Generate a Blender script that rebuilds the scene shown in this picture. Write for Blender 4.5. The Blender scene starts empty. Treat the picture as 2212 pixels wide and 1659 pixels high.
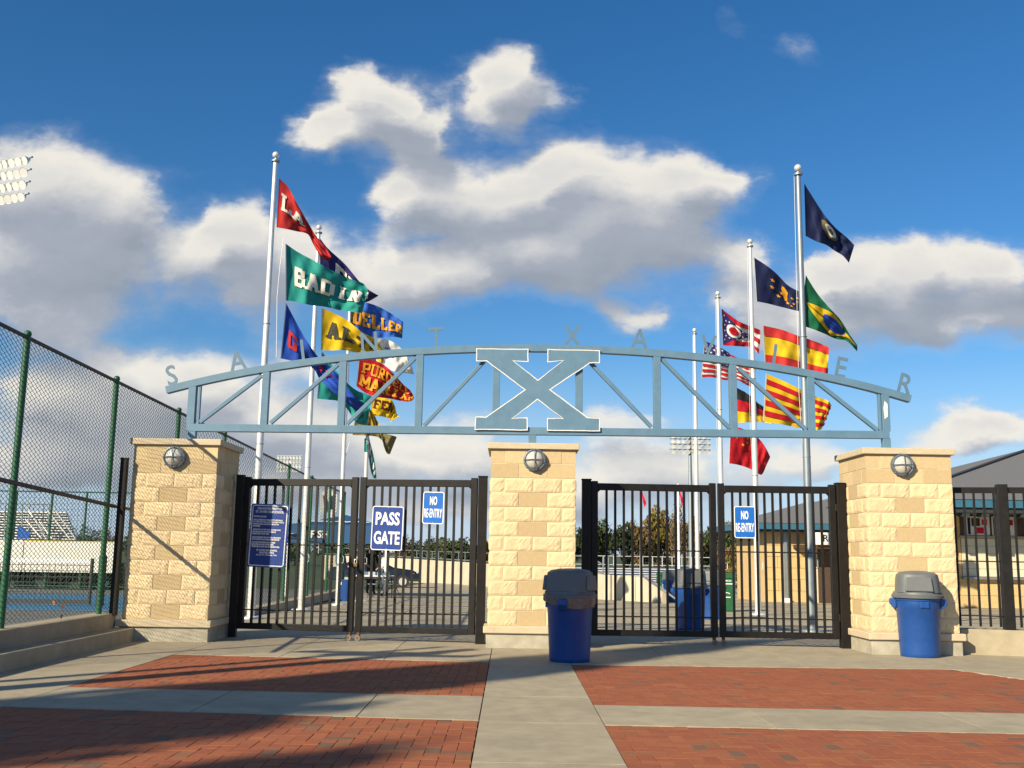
import bpy, bmesh, math, random
import numpy as np
from mathutils import Vector, Matrix, noise
random.seed(7)
R = math.radians
scn = bpy.context.scene
col = scn.collection

# ------------------------------------------------------------------ camera, sky, sun, exposure
F, CX, CY, EYE = 2237., 1106., 829.5, 1.25
PITCH, ROLL = R(9.28), R(0.9)
FWD = Vector((0, math.cos(PITCH), math.sin(PITCH)))
UP0 = Vector((0, -math.sin(PITCH), math.cos(PITCH)))
RT0 = Vector((1, 0, 0))
CAMX = RT0 * math.cos(ROLL) + UP0 * math.sin(ROLL)
CAMY = UP0 * math.cos(ROLL) - RT0 * math.sin(ROLL)
cd = bpy.data.cameras.new('camera'); cam = bpy.data.objects.new('camera', cd); col.objects.link(cam)
m3 = Matrix((CAMX, CAMY, -FWD)).transposed()
cam.matrix_world = Matrix.Translation((0, 0, EYE)) @ m3.to_4x4()
cd.sensor_width = 36; cd.lens = F / 2212 * 36; cd.clip_end = 6000; cd.clip_start = .05
scn.camera = cam
SUN_AZ, SUN_EL = R(42), R(27.5)          # direction light travels: azimuth from +Y towards +X
sd = bpy.data.lights.new('sun', 'SUN'); sun = bpy.data.objects.new('sun', sd); col.objects.link(sun)
ld = Vector((math.sin(SUN_AZ) * math.cos(SUN_EL), math.cos(SUN_AZ) * math.cos(SUN_EL), -math.sin(SUN_EL)))
sun.rotation_euler = ld.to_track_quat('-Z', 'Y').to_euler()
sd.energy = 5.0; sd.angle = R(0.45); sd.color = (1, .86, .62)
scn.view_settings.view_transform = 'Standard'; scn.view_settings.look = 'None'
scn.view_settings.exposure = 0.6; scn.view_settings.gamma = 1; scn.view_settings.use_curve_mapping = False
scn.cycles.max_bounces = 5; scn.cycles.transparent_max_bounces = 8

def ray(px, py):
    return FWD + CAMX * ((px - CX) / F) + CAMY * (-(py - CY) / F)
def at(px, py, Y):
    r = ray(px, py); return Vector((0, 0, EYE)) + r * (Y / r.y)
def gz(Y):
    return -.015 * max(0, min(Y, 95) - 15.5)
def gs(px, py):
    Y = 20.; r = ray(px, py)
    for i in range(60):
        g = (gz(Y) - EYE) / r.z * r.y
        if g < 0: g = 200
        Y = .5 * Y + .5 * g
    p = at(px, py, Y); p.z = gz(Y); return p
def crop(x0, y0, s):
    return lambda x, y: ((x0 + x / s) / 1.17179, (y0 + y / s) / 1.17179)

# ------------------------------------------------------------------ world: sky with clouds in fixed directions
w = bpy.data.worlds.new('World'); scn.world = w; w.use_nodes = True
nt = w.node_tree; nt.nodes.clear()
class NG:
    def __init__(s, tree): s.t = tree
    def n(s, typ, **k):
        x = s.t.nodes.new(typ)
        for a, b in k.items(): setattr(x, a, b)
        return x
    def _in(s, node, i, v):
        if hasattr(v, 'is_output') or isinstance(v, bpy.types.NodeSocket): s.t.links.new(v, node.inputs[i])
        elif v is not None: node.inputs[i].default_value = v
    def m(s, op, a, b=None, c=None, clamp=False):
        x = s.n('ShaderNodeMath', operation=op, use_clamp=clamp)
        for i, v in enumerate((a, b, c)):
            if v is not None: s._in(x, i, v)
        return x.outputs[0]
    def vm(s, op, a, b=None, out=0):
        x = s.n('ShaderNodeVectorMath', operation=op)
        s._in(x, 0, a)
        if b is not None: s._in(x, 3 if op == 'SCALE' else 1, b)
        return x.outputs[out]
    def mix(s, f, a, b, bt='MIX'):
        x = s.n('ShaderNodeMix', data_type='RGBA', blend_type=bt)
        s._in(x, 0, f); s._in(x, 6, a); s._in(x, 7, b); return x.outputs[2]
    def noise(s, vec, sc, det=4, rough=.55, dist=0, out=0):
        x = s.n('ShaderNodeTexNoise'); s._in(x, 'Vector', vec)
        x.inputs['Scale'].default_value = sc; x.inputs['Detail'].default_value = det
        x.inputs['Roughness'].default_value = rough; x.inputs['Distortion'].default_value = dist
        return x.outputs[out]
    def smooth(s, v, lo, hi):
        x = s.n('ShaderNodeMapRange', interpolation_type='SMOOTHSTEP'); s._in(x, 0, v)
        x.inputs[1].default_value = lo; x.inputs[2].default_value = hi; return x.outputs[0]
g = NG(nt)
tc = g.n('ShaderNodeTexCoord').outputs['Generated']
sky = g.n('ShaderNodeTexSky', sky_type='NISHITA', sun_disc=False)
sky.sun_elevation = SUN_EL; sky.sun_rotation = SUN_AZ + math.pi; sky.altitude = 0; sky.air_density = 1.0; sky.dust_density = .1; sky.ozone_density = 4.5
# cloud centres: pixel centre and radii turned into directions (x/y, z/y)
CL = [(60,420,170,110,1),(190,450,140,120,1),(120,540,240,110,1),(90,640,190,50,.7),(230,640,110,40,.6),
 (500,520,95,85,1),(410,560,80,60,.8),(590,560,110,80,1),(560,630,130,45,.7),(700,560,90,50,.8),
 (830,245,100,75,1),(730,265,90,40,.9),(910,290,100,50,1),(770,165,65,35,.6),(700,320,70,30,.6),(1070,180,95,70,1),(1170,200,70,40,.8),(1090,290,55,35,.6),
 (890,420,90,65,1),(990,430,110,80,1),(1110,420,110,60,1),(1230,390,95,85,1),(1340,415,120,85,1),(1470,390,110,60,1),(1570,375,80,28,.7),
 (1130,530,170,90,1),(1290,500,180,110,1),(1400,480,140,100,1),(1010,590,170,50,.9),(860,590,120,75,1),(1230,600,110,40,.7),(760,640,90,35,.6),(1480,520,90,50,.7),
 (1370,690,90,24,.75),(1590,535,75,24,.55),(1620,610,75,50,.9),(1560,640,50,30,.6),(1690,700,120,60,.8),(1840,590,100,60,1),(1960,575,120,55,1),(1930,650,110,60,.9),(2110,585,140,60,1),(1800,690,110,70,.9),(1990,700,160,50,.8),(2140,670,110,60,.9),
 (2120,905,130,32,.9),(2060,940,130,28,.7),(1810,640,60,40,.6),
 (250,800,160,45,.85),(400,850,160,70,.9),(560,900,170,80,.9),(200,900,230,70,.8),(90,820,120,50,.7),(420,960,230,50,.9),(640,950,160,60,.8),(150,1000,260,50,.9),(500,1040,300,40,.9),
 (380,690,70,20,.5),(130,720,150,30,.5),(650,760,90,30,.6),(760,960,160,40,.8),(950,1000,230,40,.9),(1000,925,120,30,.7),(830,1070,260,26,.8),(1330,910,140,25,.7),
 (1400,985,220,40,.9),(1250,1050,200,26,.8),(1560,1040,170,26,.7),(1650,980,120,24,.7),(1740,990,150,36,.85),(1400,1090,350,22,.6),(1000,1110,350,22,.6),
 (1593,45,34,62,.12),(1700,90,54,36,.12),(1735,145,36,34,.05),(1450,600,55,24,.45),(560,710,50,18,.4)]
sep = g.n('ShaderNodeSeparateXYZ'); nt.links.new(tc, sep.inputs[0])
ysafe = g.m('MAXIMUM', sep.outputs[1], .02)
P = g.n('ShaderNodeCombineXYZ'); nt.links.new(g.m('DIVIDE', sep.outputs[0], ysafe), P.inputs[0]); nt.links.new(g.m('DIVIDE', sep.outputs[2], ysafe), P.inputs[1])
Pv = P.outputs[0]
# node group: cloud field
gt = bpy.data.node_groups.new('cloud_field', 'ShaderNodeTree')
gt.interface.new_socket('P', in_out='INPUT', socket_type='NodeSocketVector')
gt.interface.new_socket('F', in_out='OUTPUT', socket_type='NodeSocketFloat'); gt.interface.new_socket('B', in_out='OUTPUT', socket_type='NodeSocketFloat')
q = NG(gt); gi = q.n('NodeGroupInput').outputs[0]
stretch = q.vm('MULTIPLY', gi, (1, 1.5, 1))
wv = q.vm('SUBTRACT', q.noise(stretch, 11, 6, .6, 0, 1), (.5, .5, .5))
Pw = q.vm('ADD', gi, q.vm('MULTIPLY', wv, (.085, .055, 0)))
# the cloud masses are summed once into rows of curves over x/y, one row for each step of z/y
X0, X1, NXC, Z0, ZS, NR = -.80, .80, 56, -.06, .0245, 27
gx = np.linspace(X0, X1, NXC); rows_ = []
for j in range(NR):
    zz = Z0 + j*ZS; fv = np.full(NXC, -9.)
    for (x, y, rx, ry, a_) in CL:
        r0 = ray(x, y); k = 1.15 / F
        d_ = np.hypot((gx - r0.x/r0.y) / (rx*k), (zz - r0.z/r0.y) / (ry*k))
        v_ = (.4+.6*a_) * 1.7*np.exp(-.72*d_*d_) - .70
        h_ = np.maximum(.42 - np.abs(fv - v_), 0) / .42
        fv = np.maximum(fv, v_) + h_*h_*.42*.25*np.clip((v_+.70)*3, 0, 1)
    rows_.append(np.clip(fv, -.7, 1.1))
sp_ = q.n('ShaderNodeSeparateXYZ'); gt.links.new(Pw, sp_.inputs[0])
xn_ = q.m('MULTIPLY_ADD', sp_.outputs[0], 1/(X1-X0), -X0/(X1-X0), clamp=True)
zv_ = q.n('ShaderNodeCombineXYZ'); zz_ = q.m('MULTIPLY_ADD', sp_.outputs[1], 1/ZS, -Z0/ZS)
for i_ in range(3): gt.links.new(zz_, zv_.inputs[i_])
acc = None
for j in range(0, NR, 3):
    rc = q.n('ShaderNodeRGBCurve'); cc_ = q.n('ShaderNodeCombineColor')
    for i_ in range(3): gt.links.new(xn_, cc_.inputs[i_])
    gt.links.new(cc_.outputs[0], rc.inputs['Color'])
    for c_ in range(3):
        cu = rc.mapping.curves[c_]; vals = (rows_[j+c_] + .8) / 2.0
        cu.points[0].location = (0, vals[0]); cu.points[1].location = (1, vals[-1])
        for i_ in range(1, NXC-1): cu.points.new(i_/(NXC-1), float(vals[i_]))
    rc.mapping.update()
    wgt = q.vm('ABSOLUTE', q.vm('SUBTRACT', zv_.outputs[0], (j, j+1, j+2)))
    wgt = q.vm('MAXIMUM', q.vm('SUBTRACT', (1, 1, 1), wgt), (0, 0, 0))
    dt = q.vm('DOT_PRODUCT', wgt, rc.outputs[0], out=1)
    acc = dt if acc is None else q.m('ADD', acc, dt)
acc = q.m('MULTIPLY_ADD', acc, 2.0, -.8)
n1 = q.noise(stretch, 14, 8, .60)
f = q.m('ADD', acc, q.m('MULTIPLY_ADD', n1, .95, -.50))
go = q.n('NodeGroupOutput'); gt.links.new(f, go.inputs[0]); gt.links.new(acc, go.inputs[1])
def field(vec):
    x = nt.nodes.new('ShaderNodeGroup'); x.node_tree = gt; nt.links.new(vec, x.inputs[0]); return x.outputs[0], x.outputs[1]
F0, B0 = field(Pv)
F1, B1 = field(g.vm('ADD', Pv, (-.018, .034, 0)))
# away from the view the same kind of broken cumulus goes on
sdir = g.vm('MULTIPLY', tc, (1, 1, 2.2))
o0 = g.m('MULTIPLY_ADD', g.noise(sdir, 3.2, 7, .58), 3.2, -1.75)
o1 = g.m('MULTIPLY_ADD', g.noise(g.vm('ADD', sdir, (-.02, 0, .09)), 3.2, 7, .58), 3.2, -1.75)
pl = g.vm('LENGTH', g.vm('MULTIPLY', g.vm('SUBTRACT', Pv, (0, .22, 0)), (1.45, 1.9, 0)), out=1)
front = g.m('MULTIPLY', g.smooth(pl, 1.25, .95), g.smooth(sep.outputs[1], .05, .2))
def blend(a, b):
    x = g.n('ShaderNodeMix', data_type='FLOAT'); nt.links.new(front, x.inputs[0]); nt.links.new(b, x.inputs[2]); nt.links.new(a, x.inputs[3]); return x.outputs[0]
D0, D1 = blend(F0, o0), blend(F1, o1)
dens = g.smooth(D0, -.06, .46)
lit = g.m('MULTIPLY_ADD', g.m('SUBTRACT', D0, D1), .50, .53)
lit = g.m('ADD', lit, g.m('MULTIPLY', g.m('MULTIPLY', g.m('SUBTRACT', B0, B1), front), .42), clamp=True)
thick = g.smooth(D0, .25, 1.1)
lit = g.m('SUBTRACT', lit, g.m('MULTIPLY', thick, .22), clamp=True)
cr = g.n('ShaderNodeValToRGB'); nt.links.new(lit, cr.inputs[0])
e = cr.color_ramp.elements
SC = 1.0
e[0].position = .08; e[0].color = (2.5, 2.8, 3.3, 1)
e[1].position = .95; e[1].color = (6.9, 6.6, 6.0, 1)
for p_, c_ in ((.36, (3.1, 3.35, 3.85, 1)), (.62, (4.7, 4.75, 4.85, 1))):
    z = e.new(p_); z.color = c_
alpha = g.m('MULTIPLY', dens, g.smooth(sep.outputs[2], -.02, .02))
hs = g.n('ShaderNodeHueSaturation'); hs.inputs['Saturation'].default_value = 1.24; hs.inputs['Value'].default_value = .92; hs.inputs['Hue'].default_value = .501; nt.links.new(sky.outputs[0], hs.inputs['Color'])
veil = g.m('MULTIPLY', g.smooth(D0, -.30, .15), .16)          # thin vapour round the cumulus
airy = g.mix(g.m('MULTIPLY', g.smooth(sep.outputs[2], .20, .0), .85), hs.outputs[0], (3.9, 5.0, 6.6, 1))     # pale air near the horizon, all round
airy = g.mix(veil, airy, (4.6, 4.9, 5.4, 1))
skyc = g.mix(g.m('MULTIPLY', alpha, .96), airy, cr.outputs[0])
bg = g.n('ShaderNodeBackground'); nt.links.new(skyc, bg.inputs[0]); bg.inputs[1].default_value = .085
wo = g.n('ShaderNodeOutputWorld'); nt.links.new(bg.outputs[0], wo.inputs[0])

# ------------------------------------------------------------------ materials
M = {}
def mat(name, c, rough=.7, metal=0., var=.12, scale=8., bump=0., bscale=60., c2=None, spec=.5, coords='Object', stain=0., sscale=1.5, rand=0., coat=0, detail=5):
    m = bpy.data.materials.new(name); m.use_nodes = True
    t = m.node_tree; G = NG(t); b = t.nodes['Principled BSDF']
    vec = G.n('ShaderNodeTexCoord').outputs[coords]
    if coords == 'Object' and rand:      # alike pieces share a mesh: shift the pattern from piece to piece
        oi = G.n('ShaderNodeObjectInfo')
        vec = G.vm('ADD', vec, G.vm('SCALE', oi.outputs['Location'], 3.7))
    c2_ = c2 if c2 else tuple(x * (1 - var * 2) for x in c)
    nz = G.noise(vec, scale, detail, .6)
    cc = G.mix(G.smooth(nz, .3, .7), (*c2_, 1), (*c, 1))
    if stain:
        ns = G.smooth(G.noise(vec, sscale, 6, .65, .3), .42, .68)
        cc = G.mix(G.m('MULTIPLY', ns, stain), cc, (*[x * .45 for x in c], 1))
    if rand:
        oi = G.n('ShaderNodeObjectInfo')
        cc = G.mix(1., cc, G.n('ShaderNodeCombineColor').outputs[0], 'MULTIPLY') if False else cc
        hv = G.n('ShaderNodeHueSaturation'); t.links.new(cc, hv.inputs['Color'])
        t.links.new(G.m('MULTIPLY_ADD', oi.outputs['Random'], rand * 2, 1 - rand), hv.inputs['Value'])
        t.links.new(G.m('MULTIPLY_ADD', oi.outputs['Random'], .006, .497), hv.inputs['Hue'])
        cc = hv.outputs[0]
    t.links.new(cc, b.inputs['Base Color'])
    rr = G.m('MULTIPLY_ADD', nz, .25, rough - .12, clamp=True); t.links.new(rr, b.inputs['Roughness'])
    b.inputs['Metallic'].default_value = metal; b.inputs['Specular IOR Level'].default_value = spec
    b.inputs['Coat Weight'].default_value = coat
    if bump:
        bn = G.n('ShaderNodeBump'); bn.inputs['Strength'].default_value = bump; bn.inputs['Distance'].default_value = .01
        t.links.new(G.noise(vec, bscale, 6, .65), bn.inputs['Height']); t.links.new(bn.outputs[0], b.inputs['Normal'])
    M[name] = m; return m
mat('concrete', (.405, .35, .247), .85, var=.09, scale=5, bump=.3, bscale=180, stain=.26, sscale=1.3, coords='Object', rand=.04)
mat('concrete_dark', (.26, .24, .19), .9, var=.12, scale=3, bump=.3, bscale=90, stain=.35, sscale=2.5)
mat('asphalt_joint', (.05, .045, .04), .95, bump=.2)
mat('plinth', (.46, .43, .34), .85, var=.12, scale=6, bump=.35, bscale=80, stain=.35, sscale=4)
mat('block', (.70, .56, .345), .9, var=.06, scale=14, bump=.5, bscale=70, rand=.06, c2=(.66, .515, .305))
mat('block_dark', (.53, .41, .23), .9, var=.06, scale=20, bump=.2, bscale=200, rand=.06, c2=(.49, .375, .205))
mat('block_mid', (.60, .465, .265), .9, var=.06, scale=20, bump=.3, bscale=200, rand=.07)
mat('mortar', (.74, .62, .45), .95, var=.1, bump=.3)
mat('cap', (.58, .49, .34), .8, var=.06, scale=9, bump=.25, bscale=140, stain=.12)
BR = {}
for i, (c, c2) in enumerate([((.315, .092, .036), (.28, .080, .031)), ((.325, .100, .038), (.29, .086, .033)), ((.31, .094, .035), (.275, .079, .030)), ((.335, .110, .042), (.30, .095, .036)), ((.19, .10, .055), (.16, .085, .048)), ((.265, .105, .045), (.235, .09, .04))]):
    BR[i] = mat('brick%d' % i, c, .88, scale=30, c2=c2, bump=.3, bscale=150, rand=.06, stain=.10, sscale=9)
mat('sand', (.06, .03, .018), .95, bump=.3)
mat('truss', (.11, .215, .32), .5, var=.05, scale=6, bump=.04, bscale=30, stain=.12, sscale=4)
mat('truss_letter', (.10, .185, .27), .55, var=.04, scale=6)
mat('white_paint', (.78, .78, .76), .6, var=.1, scale=40, stain=.2, sscale=30)
mat('black_steel', (.0075, .0065, .006), .5, var=.2, scale=10, bump=.06, bscale=80, spec=.35)
mat('aluminium', (.80, .79, .75), .38, metal=.45, var=.05, scale=5)
mat('aluminium_dull', (.28, .33, .37), .5, metal=.6, var=.05, scale=5)
mat('lamp_face', (.8, .8, .8), .25, var=.02, spec=.9)
mat('brass_wheel', (.22, .19, .15), .6, var=.1, scale=30)
mat('brass', (.55, .38, .12), .35, metal=1)
mat('rust', (.25, .10, .04), .8, metal=.2, scale=30, bump=.4)
mat('rubber', (.03, .03, .03), .8)
mat('lamp_ring', (.13, .17, .22), .5, metal=.3, var=.1)
mat('lamp_glass', (.56, .54, .48), .22, var=.08, scale=15, spec=.6)
mat('blue_plastic', (.010, .070, .29), .42, var=.05, scale=5, bump=.15, bscale=120, stain=.22, sscale=14)
mat('grey_plastic', (.12, .135, .145), .5, var=.05, scale=5, bump=.15, bscale=200, stain=.1)
mat('bag', (.20, .17, .14), .35, var=.2, scale=20)
mat('sign_blue', (.012, .045, .25), .4, var=.03)
mat('sign_bright', (.008, .13, .52), .4, var=.03)
mat('sign_white', (.80, .80, .79), .5, var=.02)
mat('green_steel', (.012, .105, .045), .5, var=.15, scale=20, bump=.15, bscale=90)
mat('green_wire', (.035, .075, .06), .5, metal=.2, var=.1)
mat('rail_dark', (.055, .05, .05), .6, metal=.2)
mat('court_blue', (.03, .17, .33), .85, var=.05, scale=3, bump=.1)
mat('court_grey', (.15, .15, .145), .9, var=.1, scale=2, bump=.2)
mat('wall_pale', (.55, .49, .37), .85, var=.06, scale=2, bump=.2, stain=.12, sscale=.8)
mat('bin_green', (.012, .105, .04), .45, var=.05)
mat('tent_blue', (.012, .075, .20), .7, var=.06)
mat('roof', (.17, .175, .185), .9, var=.2, scale=40, bump=.5, bscale=60, c2=(.11, .115, .12))
mat('fascia', (.035, .13, .21), .45, var=.05)
mat('soffit', (.03, .035, .04), .8)
mat('bwall', (.60, .43, .20), .9, var=.06, scale=6, bump=.3, bscale=80, rand=.03)
mat('door_brown', (.075, .045, .03), .6)
mat('shutter', (.62, .58, .42), .6, var=.03)
mat('car_paint', (.010, .012, .018), .2, coat=1, var=.02)
mat('car_glass', (.02, .025, .03), .08, spec=.8, var=0.02)
mat('head_light', (.7, .7, .7), .15, spec=.8, var=.02)
mat('amber', (.7, .14, .02), .3, var=.02)
mat('skin', (.50, .29, .20), .6, var=.04)
mat('hair', (.03, .02, .015), .8)
mat('shirt_white', (.60, .62, .66), .9, var=.06)
mat('denim', (.06, .10, .18), .9, var=.1)
mat('dark_cloth', (.02, .02, .025), .9)
mat('red_cloth', (.5, .03, .03), .8)
mat('grass', (.05, .085, .02), .95, var=.3, scale=1.2, bump=.4, bscale=40)
mat('bark', (.09, .07, .055), .95, scale=20, bump=.8, bscale=30)
mat('bleach_blue', (.035, .15, .32), .6)
mat('bleach_alu', (.62, .64, .68), .45, metal=.3, var=.04)
mat('windscreen', (.70, .70, .64), .85, var=.05, scale=3)
mat('yellow_edge', (.62, .52, .05), .7)
mat('dead_leaf', (.45, .16, .04), .8)
def leafmat(name, c, c2):
    m = bpy.data.materials.new(name); m.use_nodes = True; t = m.node_tree; G = NG(t); b = t.nodes['Principled BSDF']
    geo = G.n('ShaderNodeNewGeometry'); oi = G.n('ShaderNodeObjectInfo')
    f_ = G.m('ADD', G.m('MULTIPLY', geo.outputs['Random Per Island'], .7), G.m('MULTIPLY', oi.outputs['Random'], .3))
    t.links.new(G.mix(f_, (*c, 1), (*c2, 1)), b.inputs['Base Color']); b.inputs['Roughness'].default_value = .75
    b.inputs['Specular IOR Level'].default_value = .2
    M[name] = m
leafmat('leaf_green', (.032, .055, .016), (.085, .11, .035))
leafmat('leaf_brown', (.12, .075, .03), (.20, .14, .06))
leafmat('leaf_gold', (.10, .09, .02), (.24, .17, .03))
leafmat('leaf_dark', (.018, .032, .012), (.05, .06, .025))

# ------------------------------------------------------------------ mesh helpers
class MB:
    def __init__(s): s.v = []; s.f = []; s.mi = []
    def add(s, vs, fs, mi=0):
        k = len(s.v); s.v += [tuple(x) for x in vs]; s.f += [tuple(i + k for i in f) for f in fs]; s.mi += [mi] * len(fs); return s
    def box(s, a, b, mi=0):
        x0, y0, z0 = a; x1, y1, z1 = b
        return s.add([(x0,y0,z0),(x1,y0,z0),(x1,y1,z0),(x0,y1,z0),(x0,y0,z1),(x1,y0,z1),(x1,y1,z1),(x0,y1,z1)],
              [(0,3,2,1),(4,5,6,7),(0,1,5,4),(1,2,6,5),(2,3,7,6),(3,0,4,7)], mi)
    def cbox(s, c, d, mi=0):
        return s.box([c[i] - d[i] / 2 for i in range(3)], [c[i] + d[i] / 2 for i in range(3)], mi)
    def tube(s, pts, r, n=10, caps=True, mi=0):
        pts = [Vector(p) for p in pts]; rs = r if isinstance(r, (list, tuple)) else [r] * len(pts)
        vs = []; fs = []; prev = None
        for i, p in enumerate(pts):
            d = (pts[min(i + 1, len(pts) - 1)] - pts[max(i - 1, 0)]).normalized()
            if prev is None:
                a = d.cross(Vector((0, 0, 1)) if abs(d.z) < .9 else Vector((0, 1, 0))).normalized()
            else: a = (prev - d * prev.dot(d)).normalized()
            prev = a; b = d.cross(a)
            for k in range(n):
                t = 2 * math.pi * k / n; vs.append(p + (a * math.cos(t) + b * math.sin(t)) * rs[i])
        for i in range(len(pts) - 1):
            for k in range(n):
                fs.append((i*n+k, i*n+(k+1) % n, (i+1)*n+(k+1) % n, (i+1)*n+k))
        if caps: fs += [tuple(range(n))[::-1], tuple(range((len(pts)-1)*n, len(pts)*n))]
        return s.add(vs, fs, mi)
    def bar(s, p, q, wd, dp, nrm=(0, 1, 0), mi=0):
        """square bar from p to q, wd across in the plane, dp along nrm"""
        p = Vector(p); q = Vector(q); n = Vector(nrm); d = (q - p).normalized(); a = d.cross(n).normalized() * wd / 2; b = a.cross(d).normalized() * dp / 2
        vs = [p-a-b, p+a-b, p+a+b, p-a+b, q-a-b, q+a-b, q+a+b, q-a+b]
        return s.add(vs, [(0,3,2,1),(4,5,6,7),(0,1,5,4),(1,2,6,5),(2,3,7,6),(3,0,4,7)], mi)
    def lathe(s, prof, c=(0, 0, 0), n=24, ex=2., mi=0, sx=1, sy=1):
        vs = []; fs = []
        for (r, z) in prof:
            for k in range(n):
                t = 2 * math.pi * k / n; cs, sn = math.cos(t), math.sin(t)
                kk = (abs(cs) ** ex + abs(sn) ** ex) ** (-1 / ex)
                vs.append((c[0] + r * cs * kk * sx, c[1] + r * sn * kk * sy, c[2] + z))
        for i in range(len(prof) - 1):
            for k in range(n): fs.append((i*n+k, i*n+(k+1) % n, (i+1)*n+(k+1) % n, (i+1)*n+k))
        fs += [tuple(range(n))[::-1], tuple(range((len(prof)-1)*n, len(prof)*n))]
        return s.add(vs, fs, mi)
    def prism(s, poly, y0, y1, mi=0):
        """polygon in (x, z), extruded in y"""
        n = len(poly)
        return s.add([(x, y0, z) for x, z in poly] + [(x, y1, z) for x, z in poly],
             [tuple(range(n)), tuple(range(n, 2*n))[::-1]] + [(i, i+n, (i+1) % n + n, (i+1) % n) for i in range(n)], mi)
    def sphere(s, c, r, n=12, k=8, sc=(1, 1, 1), mi=0):
        vs = []; fs = []
        for i in range(1, k):
            p = math.pi * i / k
            for j in range(n):
                t = 2*math.pi*j/n; vs.append((c[0]+r*math.sin(p)*math.cos(t)*sc[0], c[1]+r*math.sin(p)*math.sin(t)*sc[1], c[2]+r*math.cos(p)*sc[2]))
        for i in range(k-2):
            for j in range(n): fs.append((i*n+j, (i+1)*n+j, (i+1)*n+(j+1) % n, i*n+(j+1) % n))
        t = len(vs); vs += [(c[0], c[1], c[2]+r*sc[2]), (c[0], c[1], c[2]-r*sc[2])]
        for j in range(n): fs += [(t, j, (j+1) % n), (t+1, (k-2)*n+(j+1) % n, (k-2)*n+j)]
        return s.add(vs, fs, mi)
    def mesh(s, name, mats, smooth=False):
        me = bpy.data.meshes.new(name); me.from_pydata(s.v, [], s.f)
        for m in (mats if isinstance(mats, (list, tuple)) else [mats]): me.materials.append(M[m] if isinstance(m, str) else m)
        if any(s.mi): me.polygons.foreach_set('material_index', s.mi)
        bm = bmesh.new(); bm.from_mesh(me); bmesh.ops.recalc_face_normals(bm, faces=bm.faces); bm.to_mesh(me); bm.free()
        if smooth:
            me.polygons.foreach_set('use_smooth', [True] * len(me.polygons)); 
            try: me.set_sharp_from_angle(angle=R(38))
            except Exception: pass
        me.update(); return me
    def build(s, name, mats, parent=None, smooth=False, bevel=0):
        o = bpy.data.objects.new(name, s.mesh(name, mats, smooth)); col.objects.link(o); o.parent = parent
        if bevel:
            b = o.modifiers.new('bevel', 'BEVEL'); b.width = bevel; b.segments = 2; b.limit_method = 'ANGLE'
        return o
def obj(name, me, parent=None, loc=(0, 0, 0), rz=0):
    o = bpy.data.objects.new(name, me); col.objects.link(o); o.parent = parent; o.location = loc; o.rotation_euler.z = rz; return o
def tag(o, label, cat, group=None, kind=None):
    o['label'] = label; o['category'] = cat
    if group: o['group'] = group
    if kind: o['kind'] = kind
    return o
def struct(o): o['kind'] = 'structure'; return o
def empty(name, loc=(0, 0, 0), rz=0):
    o = bpy.data.objects.new(name, None); col.objects.link(o); o.location = loc; o.rotation_euler.z = rz; o.empty_display_size = .2; return o
def dup(root, loc=None, rz=None):
    r = root.copy(); col.objects.link(r)
    if loc is not None: r.location = loc
    if rz is not None: r.rotation_euler.z = rz
    def rec(src, dst):
        for ch in list(src.children):
            c = ch.copy(); col.objects.link(c); c.parent = dst; rec(ch, c)
    rec(root, r); return r
def text_mesh(txt, size, mats, name='lettering', off=0., ext=.001, sx=1., align='CENTER', ls=1.):
    cu = bpy.data.curves.new('t', 'FONT'); cu.body = txt; cu.size = size; cu.offset = off; cu.extrude = ext
    cu.align_x = align; cu.align_y = 'CENTER'; cu.space_line = ls; cu.resolution_u = 3
    o = bpy.data.objects.new('t', cu); me = bpy.data.meshes.new_from_object(o)
    bpy.data.objects.remove(o); bpy.data.curves.remove(cu)
    me.name = name
    for v in me.vertices: v.co = Vector((v.co.x * sx, -v.co.z, v.co.y))     # upright, facing -Y
    me.materials.clear(); me.materials.append(M[mats])
    bm = bmesh.new(); bm.from_mesh(me); bmesh.ops.recalc_face_normals(bm, faces=bm.faces); bm.to_mesh(me); bm.free()
    return me

# ------------------------------------------------------------------ ground
mb = MB()
xs = [-900, -120, -40, -5.6, 20, 120, 900]; ys = [-300, -40, 15.5, 25, 40, 60, 95, 160, 500, 2500]
vs = [(x, y, gz(y) - .06) for y in ys for x in xs]; nx = len(xs)
mb.add(vs, [(j*nx+i, j*nx+i+1, (j+1)*nx+i+1, (j+1)*nx+i) for j in range(len(ys)-1) for i in range(nx-1)])
struct(mb.build('ground', 'grass'))
mb = MB(); ys = [15.6, 22, 30, 45, 60, 95]
vs = [(x, y, gz(y) - .004) for y in ys for x in (-5.6, 28)]
mb.add(vs, [(j*2, j*2+1, j*2+3, j*2+2) for j in range(len(ys)-1)])
ap = struct(mb.build('concrete_apron', 'concrete'))
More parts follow.
